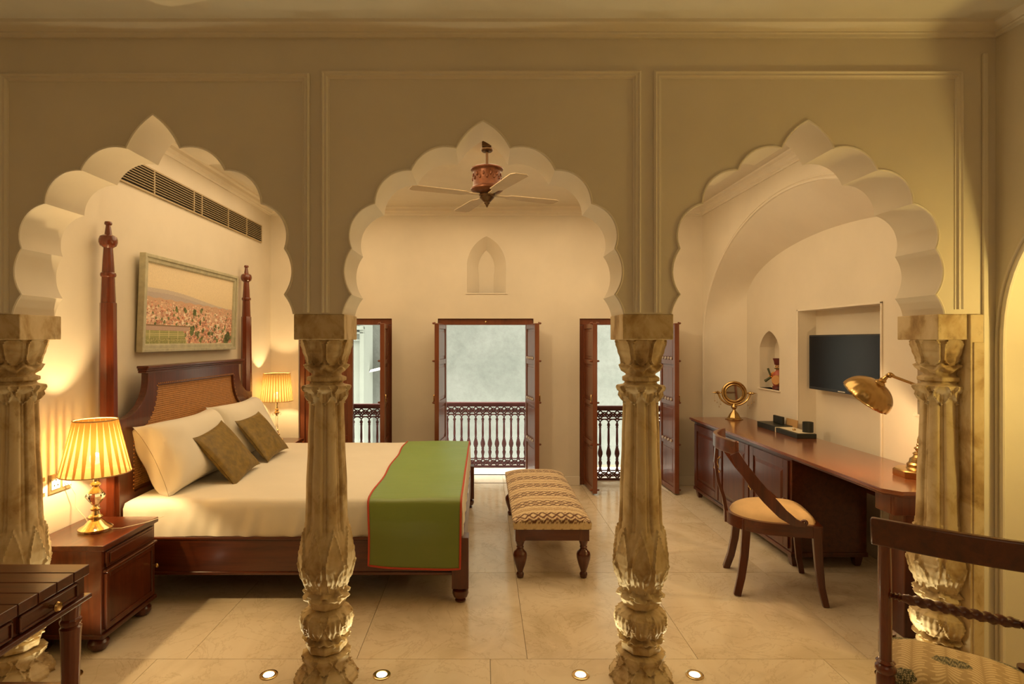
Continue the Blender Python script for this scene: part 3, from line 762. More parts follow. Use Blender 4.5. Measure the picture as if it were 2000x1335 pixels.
mattress()

def pillow(w, h, t, mat, name, label, cat, mtx, group=None, corner=.06, seed=0, seam=False, pw=2.6):
    n = 36; m = MB(); rs = random.Random(seed); ph = rs.random()*9
    def f(s):
        def g(a, b):
            u, v = 2*a-1, 2*b-1
            k = (1-abs(u)**pw)*(1-abs(v)**pw); th = t/2*max(0, k)**.42
            x = w/2*u*(1-corner*(1-v*v)); y = h/2*v*(1-corner*1.2*(1-u*u))
            th += .010*noise.noise(Vector((x*7+ph, y*7, s)))*min(1, k*3)
            cx = abs(u)**6*abs(v)**6; x *= 1+.04*cx; y *= 1+.04*cx
            return (x, y, s*(th+.001)+.012*noise.noise(Vector((x*3+ph, y*3, 0))))
        return g
    m.grid(f(1), n, n); m.grid(f(-1), n, n)
    m.xf(mtx); o = m.obj(name, M[mat], smooth=True, ang=70)
    bpy.context.view_layer.update()
    return tag(o, label, cat, group)
def lean(loc, tilt, yaw=0, roll=0):
    # pillow plane: local x -> world Y, local y -> up the lean, local z -> +X outward
    B = Matrix(((0, 0, 1), (1, 0, 0), (0, 1, 0))).to_4x4()   # columns: local x->Y, y->Z, z->X
    return Matrix.Translation(loc) @ Matrix.Rotation(yaw, 4, 'Z') @ Matrix.Rotation(-tilt, 4, 'Y') @ Matrix.Rotation(roll, 4, 'X') @ B
pillow(.86, .45, .29, 'linen', 'pillow', 'plump white pillow nearest the lit bedside lamp', 'pillow', lean((-1.955, 3.785, .785), math.radians(27)), 'white bed pillows', seed=1, pw=4.5)
pillow(.82, .45, .27, 'linen', 'pillow', 'white pillow on the window side of the bed', 'pillow', lean((-1.955, 4.62, .795), math.radians(25)), 'white bed pillows', seed=2, pw=4.5)
pillow(.45, .40, .10, 'gold', 'throw_cushion', 'golden brown cushion nearer the camera, leaning on the first pillow', 'cushion', lean((-1.725, 3.84, .750), math.radians(38), 0, math.radians(7)), 'gold brown cushions', .05, 3, pw=2.2)
pillow(.44, .38, .10, 'gold', 'throw_cushion', 'golden brown cushion nearer the window, leaning on the second pillow', 'cushion', lean((-1.735, 4.47, .756), math.radians(38), 0, math.radians(2)), 'gold brown cushions', .05, 4, pw=2.2)

# green silk runner
def runner():
    zt = .590; y0, y1 = BY0+.018, BY1-.005; xl, xr = -.66, -.130; L0 = zt-.228; L1 = y1-y0; L2 = .30; Lt = L0+L1+L2
    def P(u, s, off=0):
        x = xl+(xr-xl)*u
        d = s*Lt; r = .035; nx = noise.noise(Vector((x*4, s*9, 2)))
        if d < L0: y = y0-.012-.020*min(1, (1-d/L0)*3.5)-.010*abs(nx)-.006*math.sin(u*9)*(1-d/L0); z = .228+d
        elif d < L0+L1: y = y0+(d-L0); z = zt+.004+.006*nx
        else: y = y1+.012; z = zt-(d-L0-L1)
        # rounding of the top edges
        for e, sg in ((L0, -1), (L0+L1, 1)):
            q = abs(d-e)
            if q < r: k = (1-q/r)**2*.010; z -= k*.8; y -= sg*k*.6
        # narrows a little on top, slight waviness at the side edges
        xx = x + (-.045*(u-1)*-1 if False else 0) - .035*(1-u)*min(1, max(0, (d-L0)/L1))
        xx += .006*math.sin(s*23)*(1-u)
        z2 = z
        if d < L0: z2 = z-.012*math.sin(u*PI)*(1-d/L0)-.018*u*(1-d/L0)
        if d < L0: xx += .012*(1-d/L0)*(.5-u)
        return (xx, y, z2)
    t = MB().grid(lambda u, s: P(u, s), 40, 150).obj('bed_runner', M['silk'], smooth=True, ang=80)
    so = t.modifiers.new('solid', 'SOLIDIFY'); so.thickness = .004; so.offset = 0
    tag(t, 'green silk bed runner with red piping over the foot of the bed', 'runner')
    e = [P(0, k/150) for k in range(151)]; b = [P(k/40, 0) for k in range(41)]; g = [P(1, k/150) for k in range(151)]
    MB().tube(e[::-1]+b[1:]+g[1:], .0065, 6).obj('piping', M['red_pipe'], t, smooth=True)
runner()

# ------------------------------------------------------------------ bedside tables
def bedside(loc, label, W=.46, D=.39, H=.52):
    # local: door face towards +X, width along Y
    t = thing('bedside_table', label, 'bedside table', loc, 0, 'mahogany bedside tables')
    MB().box(0, D, 0, W, H-.028, H).obj('table_top', M['wood_y'], t, bev=.004)
    MB().box(.0, D-.018, .010, W-.010, .085, H-.028).obj('carcass', M['wood_z'], t, bev=.003)
    MB().box(.0, D-.006, .004, W-.004, .070, .092).obj('plinth', M['wood_y'], t, bev=.004)
    dr = MB().box(D-.018, D-.008, .035, W-.035, .405, .480).box(D-.018, D-.002, .055, W-.055, .42, .468).obj('drawer', M['wood_y'], t, bev=.003)
    MB().box(D-.018, D+.006, .02, W-.02, .384, .398).obj('moulding_rail', M['wood_y'], t, bev=.004)
    d = MB()
    for a in ((.03, .055, .105, .378), (W-.055, W-.03, .105, .378), (.055, W-.055, .105, .13), (.055, W-.055, .353, .378)): d.box(D-.018, D-.004, *a)
    d.box(D-.018, D-.012, .05, W-.05, .12, .36)
    dd = d.obj('door', M['wood_z'], t, bev=.003)
    MB().lathe([(.004, 0), (.005, .012), (.012, .018), (.013, .026), (.006, .032), (.001, .033)], 14, (D-.006, W-.045, .265), 'x').obj('knob', M['brass'], dd, smooth=True)
    for x in (.055, D-.06):
        for y in (.055, W-.055):
            MB().lathe([(.028, 0), (.034, .004), (.046, .022), (.046, .040), (.034, .056), (.026, .062), (.034, .070)], 18, (x, y, 0)).obj('bun_foot', M['wood_z'], t, smooth=True)
    return t
b1 = bedside((-2.205, 2.712, 0), 'dark bedside table with panelled door, nearest the camera')
b2 = dup(b1, (-2.205, 5.28, 0), 0, 'dark bedside table tucked in the corner beyond the bed')
for ch in b2.children: pass

# lamps
def pleated_shade(parent, r0, r1, z0, z1, npl, mat):
    seg = npl*6; vs = []; rows = 10
    for j in range(rows+1):
        t = j/rows; r = r0+(r1-r0)*t
        for k in range(seg+1):
            a = 2*PI*k/seg; rr = r*(1+.012*math.cos(npl*a)); vs.append((rr*math.cos(a), rr*math.sin(a), z0+(z1-z0)*t))
    n = seg+1; fs = [(j*n+k, j*n+k+1, (j+1)*n+k+1, (j+1)*n+k) for j in range(rows) for k in range(seg)]
    m = MB(); m.v = vs; m.f = fs; o = m.obj('lamp_shade', M[mat], parent, smooth=True, ang=60, fix=False)
    uv = o.data.uv_layers.new(name='UVMap'); d = []
    for p in o.data.polygons:
        for vi in p.vertices: d += [(vi % n)/seg, (vi//n)/rows]
    uv.data.foreach_set('uv', d)
    for r, z in ((r0, z0), (r1, z1)):
        MB().tube([(r*math.cos(2*PI*k/48), r*math.sin(2*PI*k/48), z) for k in range(48)], .0035, 6, True).obj('shade_rim', M['shade_rim'], parent, smooth=True)
M['shade_rim'] = simple('shade_binding', (.50, .32, .14), .8)
lp = thing('table_lamp', 'lit bedside lamp with cut crystal body and wide pleated shade', 'lamp', (-2.012, 2.945, .52))
MB().lathe([(.076, 0), (.078, .006), (.078, .014), (.070, .020), (.052, .030), (.036, .048), (.026, .056), (.030, .062), (.034, .070), (.030, .078), (.020, .084), (.016, .100), (.022, .106), (.024, .112), (.015, .120), (.012, .128), (.020, .136)], 32).obj('base', M['brass2'], lp, smooth=True)
MB().lathe([(.018, .134), (.044, .172), (.047, .180), (.040, .190), (.022, .200)], 9, poly=True).obj('crystal', M['crystal'], lp)
MB().lathe([(.034, .194), (.030, .204), (.018, .216), (.014, .224), (.022, .232), (.025, .238), (.020, .246), (.010, .252), (.008, .300), (.012, .302), (.014, .340), (.006, .345)], 24).obj('neck', M['brass2'], lp, smooth=True)
MB().sphere((0, 0, .370), .028, 16, 10, (1, 1, 1.1)).obj('bulb', M['bulb'], lp, smooth=True)
pleated_shade(lp, .160, .099, .297, .570, 24, 'shade')
MB().tube([(.07, .01, .004), (.12, .02, .003), (.2, .12, .003), (.23, .22, .003)], .002, 6).obj('cable', M['paper'], lp, smooth=True)
pl = point('bedside_lamp_light', (-2.012, 2.945, .950), 27, WARM, .022)
fl = thing('table_lamp', 'lit bedside lamp with slender crystal stem, beyond the bed', 'lamp', (-2.04, 5.60, .52))
MB().lathe([(.060, 0), (.062, .006), (.050, .014), (.030, .030), (.020, .044), (.030, .052), (.030, .060), (.018, .070), (.014, .090), (.024, .100), (.014, .112)], 6, poly=True).obj('base', M['brass2'], fl, smooth=True)
MB().lathe([(.010, .112), (.012, .13), (.008, .16), (.009, .20), (.012, .235), (.007, .245)], 8, poly=True).obj('crystal_stem', M['crystal'], fl)
mm = MB()
for k in range(4):
    a = k*PI/2+.5; mm.tube([(math.cos(a)*r, math.sin(a)*r, z) for r, z in ((.008, .262), (.03, .276), (.04, .262), (.034, .248), (.026, .254))], .004, 6)
mm.obj('scroll_arm', M['crystal'], fl, smooth=True)
MB().lathe([(.008, .245), (.022, .262), (.026, .276), (.014, .288), (.016, .300), (.022, .304), (.010, .312), (.007, .345), (.010, .350), (.010, .40), (.004, .405)], 18).obj('neck', M['brass2'], fl, smooth=True)
MB().sphere((0, 0, .440), .028, 14, 10, (1, 1, 1.2)).obj('bulb', M['bulb'], fl, smooth=True)
pleated_shade(fl, .152, .126, .388, .658, 34, 'shade2')
point('far_lamp_light', (-2.04, 5.60, 1.03), 13, WARM, .022)

# sockets
def socket(y, z, w, h, label, n=2, grp=None):
    t = thing('socket_plate', label, 'socket', (XL, y, z), 0)
    MB().box(0, .008, -w/2, w/2, -h/2, h/2).obj('plate', M['socket'], t, bev=.002)
    for k in range(n):
        yy = -w/2+w*(k+.5)/n
        s = MB().box(.008, .013, yy-.030, yy+.030, -h/2+.02, h/2-.02).obj('switch', M['white'], t, bev=.002)
        if k == 0:
            b = MB()
            for dy, dz in ((0, .018), (-.012, -.008), (.012, -.008)): b.box(.0128, .0138, yy+dy-.003, yy+dy+.003, dz-.004, dz+.004)
            b.obj('pin_hole', M['dark'], s)
    return t
socket(2.965, .765, .155, .098, 'brass framed wall socket behind the near bedside lamp')
socket(2.80, .765, .12, .098, 'wall socket plate half hidden by the left column')
socket(5.62, .765, .15, .09, 'brass framed switch plate behind the far bedside lamp')
tag(MB().tube([(XL+.018, 2.98, .76), (XL+.03, 3.0, .74), (XL+.04, 3.03, .68), (XL+.045, 3.02, .62), (XL+.06, 3.02, .60), (-2.09, 2.99, .56), (-2.055, 2.96, .53)], .0022, 6).obj('lamp_cord', M['paper'], smooth=True), 'thin cord from the near lamp to the wall socket', 'cord')
tag(MB().box(XL, XL+.006, 2.775, 2.785, .885, .895).box(XL, XL+.006, 2.775, 2.785, .865, .875).obj('wall_sensor', M['dark']), 'pair of small dark dots on the wall above the socket', 'sensor')

# air conditioning grille on the left wall
ag = thing('air_grille', 'long dark slatted air conditioning grille high on the left wall', 'grille', (XL, 0, 0))
gy0, gy1, gz0, gz1 = 3.42, 5.63, 2.482, 2.632
MB().box(.001, .004, gy0, gy1, gz0, gz1).obj('duct_opening', M['dark'], ag)
g = MB()
for (a, b, c, d) in ((gy0-.012, gy1+.012, gz0-.012, gz0), (gy0-.012, gy1+.012, gz1, gz1+.012), (gy0-.012, gy0, gz0, gz1), (gy1, gy1+.012, gz0, gz1)): g.box(0, .014, a, b, c, d)
g.obj('grille_frame', M['louver'], ag, bev=.002)
for k in range(8):
    z = gz0+.010+k*(gz1-gz0-.012)/8+.004
    MB().box(.002, .016, gy0, gy1, z, z+.0042).obj('slat', M['louver'], ag)
for y in (3.80, 4.32, 4.44, 4.90, 5.28): MB().box(.002, .015, y-.006, y+.006, gz0, gz1).obj('divider', M['louver'], ag)

# painting on the left wall, top leaning out
pt = thing('framed_painting', 'framed landscape painting of a pink city hung above the headboard', 'painting', (XL, 4.28, 1.745))
pt.rotation_euler = (0, math.radians(2.2), 0)
pw, ph, fw = 1.36, .635, .054
def frame_piece(cy, cz, w, h):
    m = MB(); m.box(.010, .045, cy-w/2, cy+w/2, cz-h/2, cz+h/2)
    return m
def frame_ring(o, i, x0, x1): # ring between half sizes
    m = MB(); m.prism([[(-o[0], -o[1]), (o[0], -o[1]), (o[0], o[1]), (-o[0], o[1])], [(-i[0], -i[1]), (i[0], -i[1]), (i[0], i[1]), (-i[0], i[1])]], x0, x1, 'x'); return m
fm = frame_ring((pw/2, ph/2), (pw/2-.022, ph/2-.022), .022, .064)
fm.add(*[(lambda b: (b.v, b.f))(frame_ring((pw/2-.020, ph/2-.020), (pw/2-.048, ph/2-.048), .022, .054))][0])
fm.add(*[(lambda b: (b.v, b.f))(frame_ring((pw/2-.044, ph/2-.044), (pw/2-fw, ph/2-fw), .022, .048))][0])
fm.obj('picture_frame', M['frame'], pt, bev=.003)
cw, chh = pw-2*fw, ph-2*fw
NX, NZ = 420, 180
cm = MB(); cm.grid(lambda a, b: (.040, -cw/2+cw*a, -chh/2+chh*b), NX, NZ); cv = cm.obj('canvas', M['vc'], pt, fix=False)
def paint_city(co):
    r = np.random.RandomState(5); u = (co[:, 1]+cw/2)/cw; v = (co[:, 2]+chh/2)/chh
    U = u.reshape(NZ+1, NX+1); V = v.reshape(NZ+1, NX+1); img = np.zeros((NZ+1, NX+1, 3))
    sky = np.array([.80, .66, .44]); img[:] = sky; img += ((V-.7)*.15)[..., None]
    hill = .66+.05*np.sin(U*4+.8)-.07*U; m = V < hill; img[m] = [.50, .42, .38]
    m = (V < hill) & (V > hill-.05); img[m] = [.58, .50, .42]
    hor = .585-.05*U+.008*np.sin(U*60)
    m = V < hor; img[m] = [.62, .40, .27]
    pal = [(.70, .38, .25), (.78, .52, .36), (.62, .28, .18), (.84, .64, .46), (.72, .44, .32), (.55, .27, .19), (.86, .70, .55)]
    for k in range(1500):   # houses, bigger towards the bottom
        t = r.rand()**.8; vy = .56*(1-t)+.0; cx = r.rand(); cy = max(.0, vy-.05*cx); s = .010+.030*t
        w = s*(.5+r.rand()); h = s*(.8+1.2*r.rand()); c = np.array(pal[r.randint(len(pal))])*(.8+.35*r.rand())
        mm_ = (abs(U-cx) < w*.5) & (V > cy) & (V < cy+h); img[mm_] = c
        mm_ = (abs(U-cx) < w*.5) & (V > cy+h*.86) & (V < cy+h); img[mm_] = c*1.2
        if r.rand() < .7:
            for j in range(2):
                wx = cx+(j-.5)*w*.5; mm_ = (abs(U-wx) < w*.07) & (V > cy+h*.3) & (V < cy+h*.62); img[mm_] = c*.4
    def tree(cx, cy, sx, sy, c):
        for q in range(9):
            dx, dy, rr = (r.rand()-.5)*sx*1.5, (r.rand()-.5)*sy*1.5, .35+.4*r.rand()
            e = ((U-cx-dx)/(sx*rr))**2+((V-cy-dy)/(sy*rr))**2 < 1; img[e] = np.array(c)*(.6+.9*r.rand())
    for k in range(60):
        t = r.rand()**.6; tree(.05+.95*r.rand(), .52*(1-t)+.02, .004+.010*t, .010+.020*t, (.15, .17, .06))
    for (cx, cy, s) in ((.475, .18, .030), (.50, .43, .026), (.58, .47, .018), (.77, .27, .016), (.93, .07, .045), (.22, .33, .012), (.10, .22, .012), (.30, .46, .02), (.57, .30, .016), (.39, .45, .02)):
        tree(cx, cy, s*.8, s*1.9, (.12, .15, .05))
    for k in range(900):   # dark window and shadow flecks, pale roof flecks
        t = r.rand()**.8; cx = r.rand(); cy = .54*(1-t); e = (abs(U-cx) < .0022+.002*t) & (abs(V-cy) < .004+.006*t); img[e] *= (.35 if k % 3 else 1.5)
    gm = (U < .42-.25*(V)) & (V < .17); img[gm] = [.28, .30, .10]
    gl = gm & ((np.abs((V*42) % 1-.5) < .17) | (np.abs((U*11) % 1-.5) < .04)); img[gl] = [.62, .55, .28]
    sp = gm & (r.rand(*U.shape) < .3) & (V < .08); img[sp] = [.16, .16, .05]
    gw = (U < .44) & (V > .17) & (V < .23); img[gw] = [.52, .36, .30]; gw = (U < .46) & (V > .225) & (V < .24); img[gw] = [.25, .17, .10]
    img *= (.9+.2*r.rand(*U.shape))[..., None]
    return np.clip(img, 0, 1).reshape(-1, 3)
paint(cv, paint_city)

# ------------------------------------------------------------------ ceiling fan
fan = thing('ceiling_fan', 'copper drum ceiling fan hanging beyond the middle arch', 'fan', (.022, 3.95, 0))
MB().box(-.035, .03, -.05, .05, 2.835, 2.88).lathe([(.035, 2.812), (.042, 2.82), (.042, 2.836)], 20).obj('canopy', M['bronze'], fan, smooth=True, bev=.003)
MB().lathe([(.011, 2.70), (.011, 2.82)], 14).obj('down_rod', M['bronze'], fan, smooth=True)
MB().lathe([(.02, 2.722), (.05, 2.715), (.095, 2.702), (.113, 2.692), (.113, 2.684), (.100, 2.676), (.097, 2.668), (.097, 2.575), (.100, 2.568), (.113, 2.556), (.113, 2.546), (.095, 2.530), (.06, 2.522), (.03, 2.52)], 40).obj('motor_drum', M['copper'], fan, smooth=True, ang=40)
dm = MB()
for k in range(24):
    a = 2*PI*k/24; dm.sphere((.098*math.cos(a), .098*math.sin(a), 2.62+.022*(k % 2)), .010, 8, 6, (.8, .8, 1.4))
dm.obj('drum_ornament', M['copper'], fan, smooth=True)
MB().lathe([(.05, 2.524), (.056, 2.512), (.050, 2.500), (.052, 2.494), (.040, 2.482), (.030, 2.470), (.020, 2.462), (.022, 2.456), (.012, 2.446), (.007, 2.434), (.001, 2.424)], 24).obj('finial', M['bronze'], fan, smooth=True)
M['blade'] = simple('fan_blade', (.42, .31, .18), .5, var=.08)
for k in range(4):
    a = math.radians(22+90*k); b = MB()
    b.prism([[(.06, -.018), (.14, -.022), (.17, -.050), (.52, -.062), (.545, -.04), (.545, .04), (.52, .062), (.17, .050), (.14, .022), (.06, .018)]], 2.508, 2.514, 'z')
    b.xf(Matrix.Rotation(a, 4, 'Z')); b.obj('blade', M['blade'], fan, bev=.002)

# ------------------------------------------------------------------ upholstered bench
bn = thing('bench', 'low upholstered bench with brown diamond ikat fabric on turned legs', 'bench', (0, 0, 0))
bx0, bx1, by0, by1 = .200, .662, 3.575, 4.93
NU, NV = 90, 240
def cush(a, b):
    u, v = 2*a-1, 2*b-1; hx, hy = (bx1-bx0)/2+.012, (by1-by0)/2+.012
    k = .93; su, sv = u, v
    x = hx*math.copysign(min(1, abs(u)*1.14), u); y = hy*math.copysign(min(1, abs(v)*1.05), v)
    du = max(0, abs(u)*1.14-1)/.14; dv = max(0, abs(v)*1.05-1)/.05; d = max(du, dv)
    z = .355+.058*(1-(x/hx)**4*.8)*(1-(y/hy)**10*.6)
    if d > 0: z = .316+(z-.316)*(1-d)
    x *= 1+.02*(1-abs(2*((z-.316)/.1)-1)) if d > 0 else 1
    return ((bx0+bx1)/2+x, (by0+by1)/2+y, z)
cu = MB().grid(cush, NU, NV).obj('cushion', M['vcf'], bn, smooth=True, ang=60, fix=False)
def ikat(co):
    x = co[:, 0]-(bx0+bx1)/2; y = co[:, 1]-by0; z = co[:, 2]
    y = np.where(y < .0, y-(.41-z)*.9, y); y = y+np.where(co[:, 1] < by0-.005, 0, 0)
    P = .235; q = (y+.060) % P; base = np.tile(np.array([.66, .50, .29]), (len(x), 1)); brown = np.array([.13, .048, .020]); mid = np.array([.34, .19, .085])
    st = .058; tri = np.abs(((x/st) % 1)-.5)*2
    d1 = np.abs(tri-np.abs(((q/.062) % 1)-.5)*2)
    band = (q < .124); line = band & (d1 < .30); base[line] = brown
    dot = band & (tri+np.abs(((q/.062+.5) % 1)-.5)*2 < .30); base[dot] = brown*1.5
    b2 = (q > .150) & (q < .205); d2 = tri*.012; l2 = b2 & ((np.abs(q-.160-d2) < .006) | (np.abs(q-.185-d2) < .005)); base[l2] = mid
    base *= (.92+.16*np.random.RandomState(3).rand(len(x)))[:, None]; return base
paint(cu, ikat)
def vlen(): pass
ap = MB(); ap.box(bx0+.02, bx1-.02, by0, by0+.022, .242, .318); ap.box(bx0+.02, bx1-.02, by1-.022, by1, .242, .318); ap.box(bx0, bx0+.022, by0+.02, by1-.02, .242, .318); ap.box(bx1-.022, bx1, by0+.02, by1-.02, .242, .318)
ap.obj('apron', M['wood_x'], bn, bev=.003)
LP = [(.014, 0), (.021, .004), (.023, .014), (.025, .022), (.022, .032), (.017, .038), (.022, .055), (.034, .090), (.043, .125), (.0445, .145), (.040, .162), (.024, .178), (.020, .188), (.024, .196), (.020, .204), (.026, .222), (.030, .236), (.030, .244)]
for x in (bx0+.030, bx1-.030):
    for y in (by0+.030, by1-.030):
        MB().lathe(LP, 24, (x, y, 0)).box(x-.031, x+.031, y-.031, y+.031, .240, .318).obj('leg', M['wood_z'], bn, smooth=True, ang=40)

# ------------------------------------------------------------------ long desk
dk = thing('desk', 'long mahogany desk with panelled cupboard doors along the recess', 'desk', (0, 0, 0))
DX = 2.025; DZ = .757
top = [(2.000, 5.535), (2.000, 2.86), (2.06, 2.79), (2.50, 2.79), (2.545, 2.82), (2.545, 5.535)]
MB().prism([top], DZ-.020, DZ, 'z').obj('desktop', M['desk_y'], dk, bev=.005)
MB().prism([[(2.012, 5.52), (2.012, 2.87), (2.07, 2.805), (2.49, 2.805), (2.535, 2.83), (2.535, 5.52)]], DZ-.034, DZ-.020, 'z').obj('under_moulding', M['wood_y'], dk, bev=.004)
cab = MB().box(DX+.012, 2.535, 3.76, 5.495, .085, DZ-.034); cab.box(DX+.004, 2.54, 3.752, 5.50, .070, .100)
cab.obj('cabinet_body', M['wood_y'], dk, bev=.004)
for x in (DX+.045, 2.49):
    for y in (3.80, 4.63, 5.45):
        MB().lathe([(.020, 0), (.026, .01), (.036, .05), (.038, .072)], 4, (x, y, 0), poly=True).obj('foot', M['wood_z'], dk)
for k, (a, b) in enumerate(((4.925, 5.470), (4.355, 4.905), (3.790, 4.335))):
    d = MB(); z0, z1 = .115, .700; s = .060
    d.box(DX, DX+.014, a, a+s, z0, z1); d.box(DX, DX+.014, b-s, b, z0, z1); d.box(DX, DX+.014, a+s, b-s, z0, z0+s); d.box(DX, DX+.014, a+s, b-s, z1-s, z1)
    d.box(DX+.008, DX+.013, a+s, b-s, z0+s, z1-s)
    # mitred raised field
    p = [(DX+.009, a+s+.008, z0+s+.008), (DX+.009, b-s-.008, z0+s+.008), (DX+.009, b-s-.008, z1-s-.008), (DX+.009, a+s+.008, z1-s-.008),
         (DX+.001, a+s+.034, z0+s+.034), (DX+.001, b-s-.034, z0+s+.034), (DX+.001, b-s-.034, z1-s-.034), (DX+.001, a+s+.034, z1-s-.034)]
    d.add(p, [(0, 1, 5, 4), (1, 2, 6, 5), (2, 3, 7, 6), (3, 0, 4, 7), (4, 5, 6, 7)])
    do = d.obj('door', M['wood_z'], dk, bev=.003)
    hy = (a+.03) if k == 0 else (b-.03)
    h = MB().tube([(DX-.002, hy, .50), (DX-.018, hy, .488), (DX-.022, hy, .455), (DX-.012, hy, .425), (DX-.020, hy, .40), (DX-.002, hy, .378)], .0048, 8)
    h.sphere((DX-.004, hy, .502), .008, 8, 6); h.sphere((DX-.004, hy, .376), .008, 8, 6); h.obj('handle', M['brass2'], do, smooth=True)
MB().box(2.05, 2.515, 2.84, 2.862, .625, DZ-.034).box(2.05, 2.075, 2.862, 2.98, .625, DZ-.034).obj('kneehole_apron', M['wood_z'], dk, bev=.004)
MB().box(2.118, 2.205, 2.862, 2.975, 0, DZ-.034).obj('leg', M['wood_z'], dk, bev=.006)
MB().box(2.43, 2.515, 2.862, 2.975, 0, DZ-.034).obj('leg', M['wood_z'], dk, bev=.006)
MB().box(2.520, 2.535, 2.862, 3.76, .50, DZ-.034).obj('back_rail', M['wood_y'], dk)

# television
tv = thing('television', 'black flat television mounted in the wall recess above the desk', 'television', (0, 0, 0))
ty0, ty1, tz0, tz1, tx = 3.72, 4.545, 1.118, 1.545, 2.600
MB().box(tx, tx+.035, ty0, ty1, tz0, tz1).obj('casing', M['plastic'], tv, bev=.004)
MB().box(tx-.001, tx+.004, ty0+.012, ty1-.012, tz0+.022, tz1-.012).obj('screen', M['screen'], tv)
MB().box(tx+.035, XBK+.141, 4.0, 4.26, 1.24, 1.44).obj('bracket', M['plastic'], tv)
lg = MB()
for k in range(7): lg.box(tx-.0022, tx-.001, 4.09+k*.012, 4.098+k*.012, tz0+.007, tz0+.014)
lg.obj('maker_mark', M['white'], tv)

# vanity mirror
vm = thing('table_mirror', 'round brass swivel mirror on a domed foot at the desk end', 'mirror', (2.365, 5.37, DZ), math.radians(-18))
MB().lathe([(.078, 0), (.080, .004), (.066, .010), (.052, .026), (.040, .052), (.026, .070), (.016, .082), (.012, .092), (.018, .100), (.026, .112), (.026, .120), (.016, .132), (.012, .150)], 8).obj('base', M['brass'], vm, smooth=True, ang=30)
zc = .250
MB().tube([(.138*math.cos(PI+PI*k/24), 0, zc+.010+.128*math.sin(PI+PI*k/24)) for k in range(25)], .0085, 8).obj('yoke', M['brass'], vm, smooth=True)
MB().tube([(.100*math.cos(2*PI*k/40), 0, zc+.100*math.sin(2*PI*k/40)) for k in range(40)], .0125, 8, True).tube([(.078*math.cos(2*PI*k/40), -.004, zc+.078*math.sin(2*PI*k/40)) for k in range(40)], .010, 8, True).obj('mirror_rim', M['brass'], vm, smooth=True)
MB().lathe([(.0005, -.004), (.078, -.004), (.078, .004), (.0005, .004)], 32, (0, 0, zc), 'y').obj('mirror_glass', M['mirror'], vm)
for s in (-1, 1):
    m = MB(); m.lathe([(.002, 0), (.010, .006), (.007, .014), (.014, .024), (.016, .034), (.009, .042), (.012, .050), (.006, .060), (.003, .076), (.001, .086)], 12, (0, 0, 0), 'x')
    m.v = [(s*(x+.112), y, z+zc) for x, y, z in m.v]; m.obj('finial', M['brass'], vm, smooth=True)
    for k, (x, l) in enumerate(((.132, .125), (.150, .085), (.170, .070), (.118, .10))):
        c = MB().tube([(s*x, -.006, zc-.01), (s*x, -.006, zc-.01-l)], .0012, 4); c.sphere((s*x, -.006, zc-.01-l), .0048, 8, 6); c.obj('bead_chain', M['brass'], vm)

# leather stationery tray, cup, cards
tr = thing('desk_tray', 'black leather stationery tray on the desk below the television', 'tray', (2.46, 4.58, DZ), math.radians(0))
MB().box(-.085, .065, .06, .36, 0, .046).obj('tray_box', M['black'], tr, bev=.003)
MB().box(-.085, .065, -.27, .045, 0, .036).obj('tray_base', M['black'], tr, bev=.003)
MB().box(-.084, .06, .046, .058, 0, .040).obj('divider', M['paper'], tr)
tag(MB().box(2.402, 2.515, 4.33, 4.62, DZ+.0365, DZ+.040).obj('note_paper', M['paper'], bev=0), 'cream note paper lying in the black tray', 'paper')
cpx = thing('pen_cup', 'black cylindrical pen cup at the near end of the tray', 'cup', (2.492, 4.37, DZ+.0405))
MB().lathe([(.001, 0), (.038, 0), (.038, .078), (.033, .078), (.033, .006), (.001, .006)], 28).obj('cup_body', M['black'], cpx, smooth=True)
tag(MB().box(-.010, .010, -.075, .075, 0, .062).xf(Matrix.Translation((2.49, 4.80, DZ+.0465))).obj('card_holder', M['black'], bev=.003), 'upright black card holder standing on the tray', 'holder')
tag(MB().box(-.003, .003, -.085, .085, 0, .098).xf(Matrix.Translation((2.522, 4.66, DZ+.002)) @ Matrix.Rotation(.06, 4, 'Y')).obj('folded_card', M['kraft']), 'tan folded card behind the black card holder', 'card')
tag(MB().lathe([(.001, 0), (.012, 0), (.013, .008), (.010, .012), (.001, .013)], 14, (2.435, 4.46, DZ+.0405)).obj('round_tin', M['brass'], smooth=True), 'tiny brass tin on the note paper', 'tin')

# painted wooden musician in the small niche
fg = thing('musician_figurine', 'painted wooden musician figurine with drum standing in the small wall niche', 'figurine', (2.615, 5.03, 1.068), math.radians(-62))
M['fig_hat'] = simple('figurine_turban', (.12, .02, .015), .5, var=.3, vscale=60); M['fig_skin'] = simple('figurine_skin', (.55, .28, .10), .5)
M['fig_coat'] = simple('figurine_coat', (.40, .09, .05), .5); M['fig_sleeve'] = simple('figurine_sleeve', (.72, .26, .03), .5); M['fig_green'] = simple('figurine_green', (.05, .06, .02), .5)
MB().lathe([(.052, 0), (.056, .006), (.054, .03), (.046, .034)], 20).obj('foot_block', M['fig_hat'], fg, smooth=True)
MB().lathe([(.046, .032), (.058, .06), (.060, .10), (.050, .14), (.030, .165), (.022, .18)], 20).obj('body', M['fig_coat'], fg, smooth=True)
MB().sphere((0, 0, .198), .034, 18, 12, (1, 1, 1.1)).sphere((0, -.034, .196), .007, 8, 6, (1, 1, 1.5)).obj('head', M['fig_skin'], fg, smooth=True)
MB().lathe([(.036, .218), (.040, .226), (.044, .25), (.052, .272), (.050, .276), (.02, .270), (.001, .268)], 20).obj('turban', M['fig_hat'], fg, smooth=True)
f = MB(); f.tube([(-.024, -.030, .188), (-.012, -.036, .185), (0, -.038, .188), (.012, -.036, .185), (.024, -.030, .188)], .004, 6)
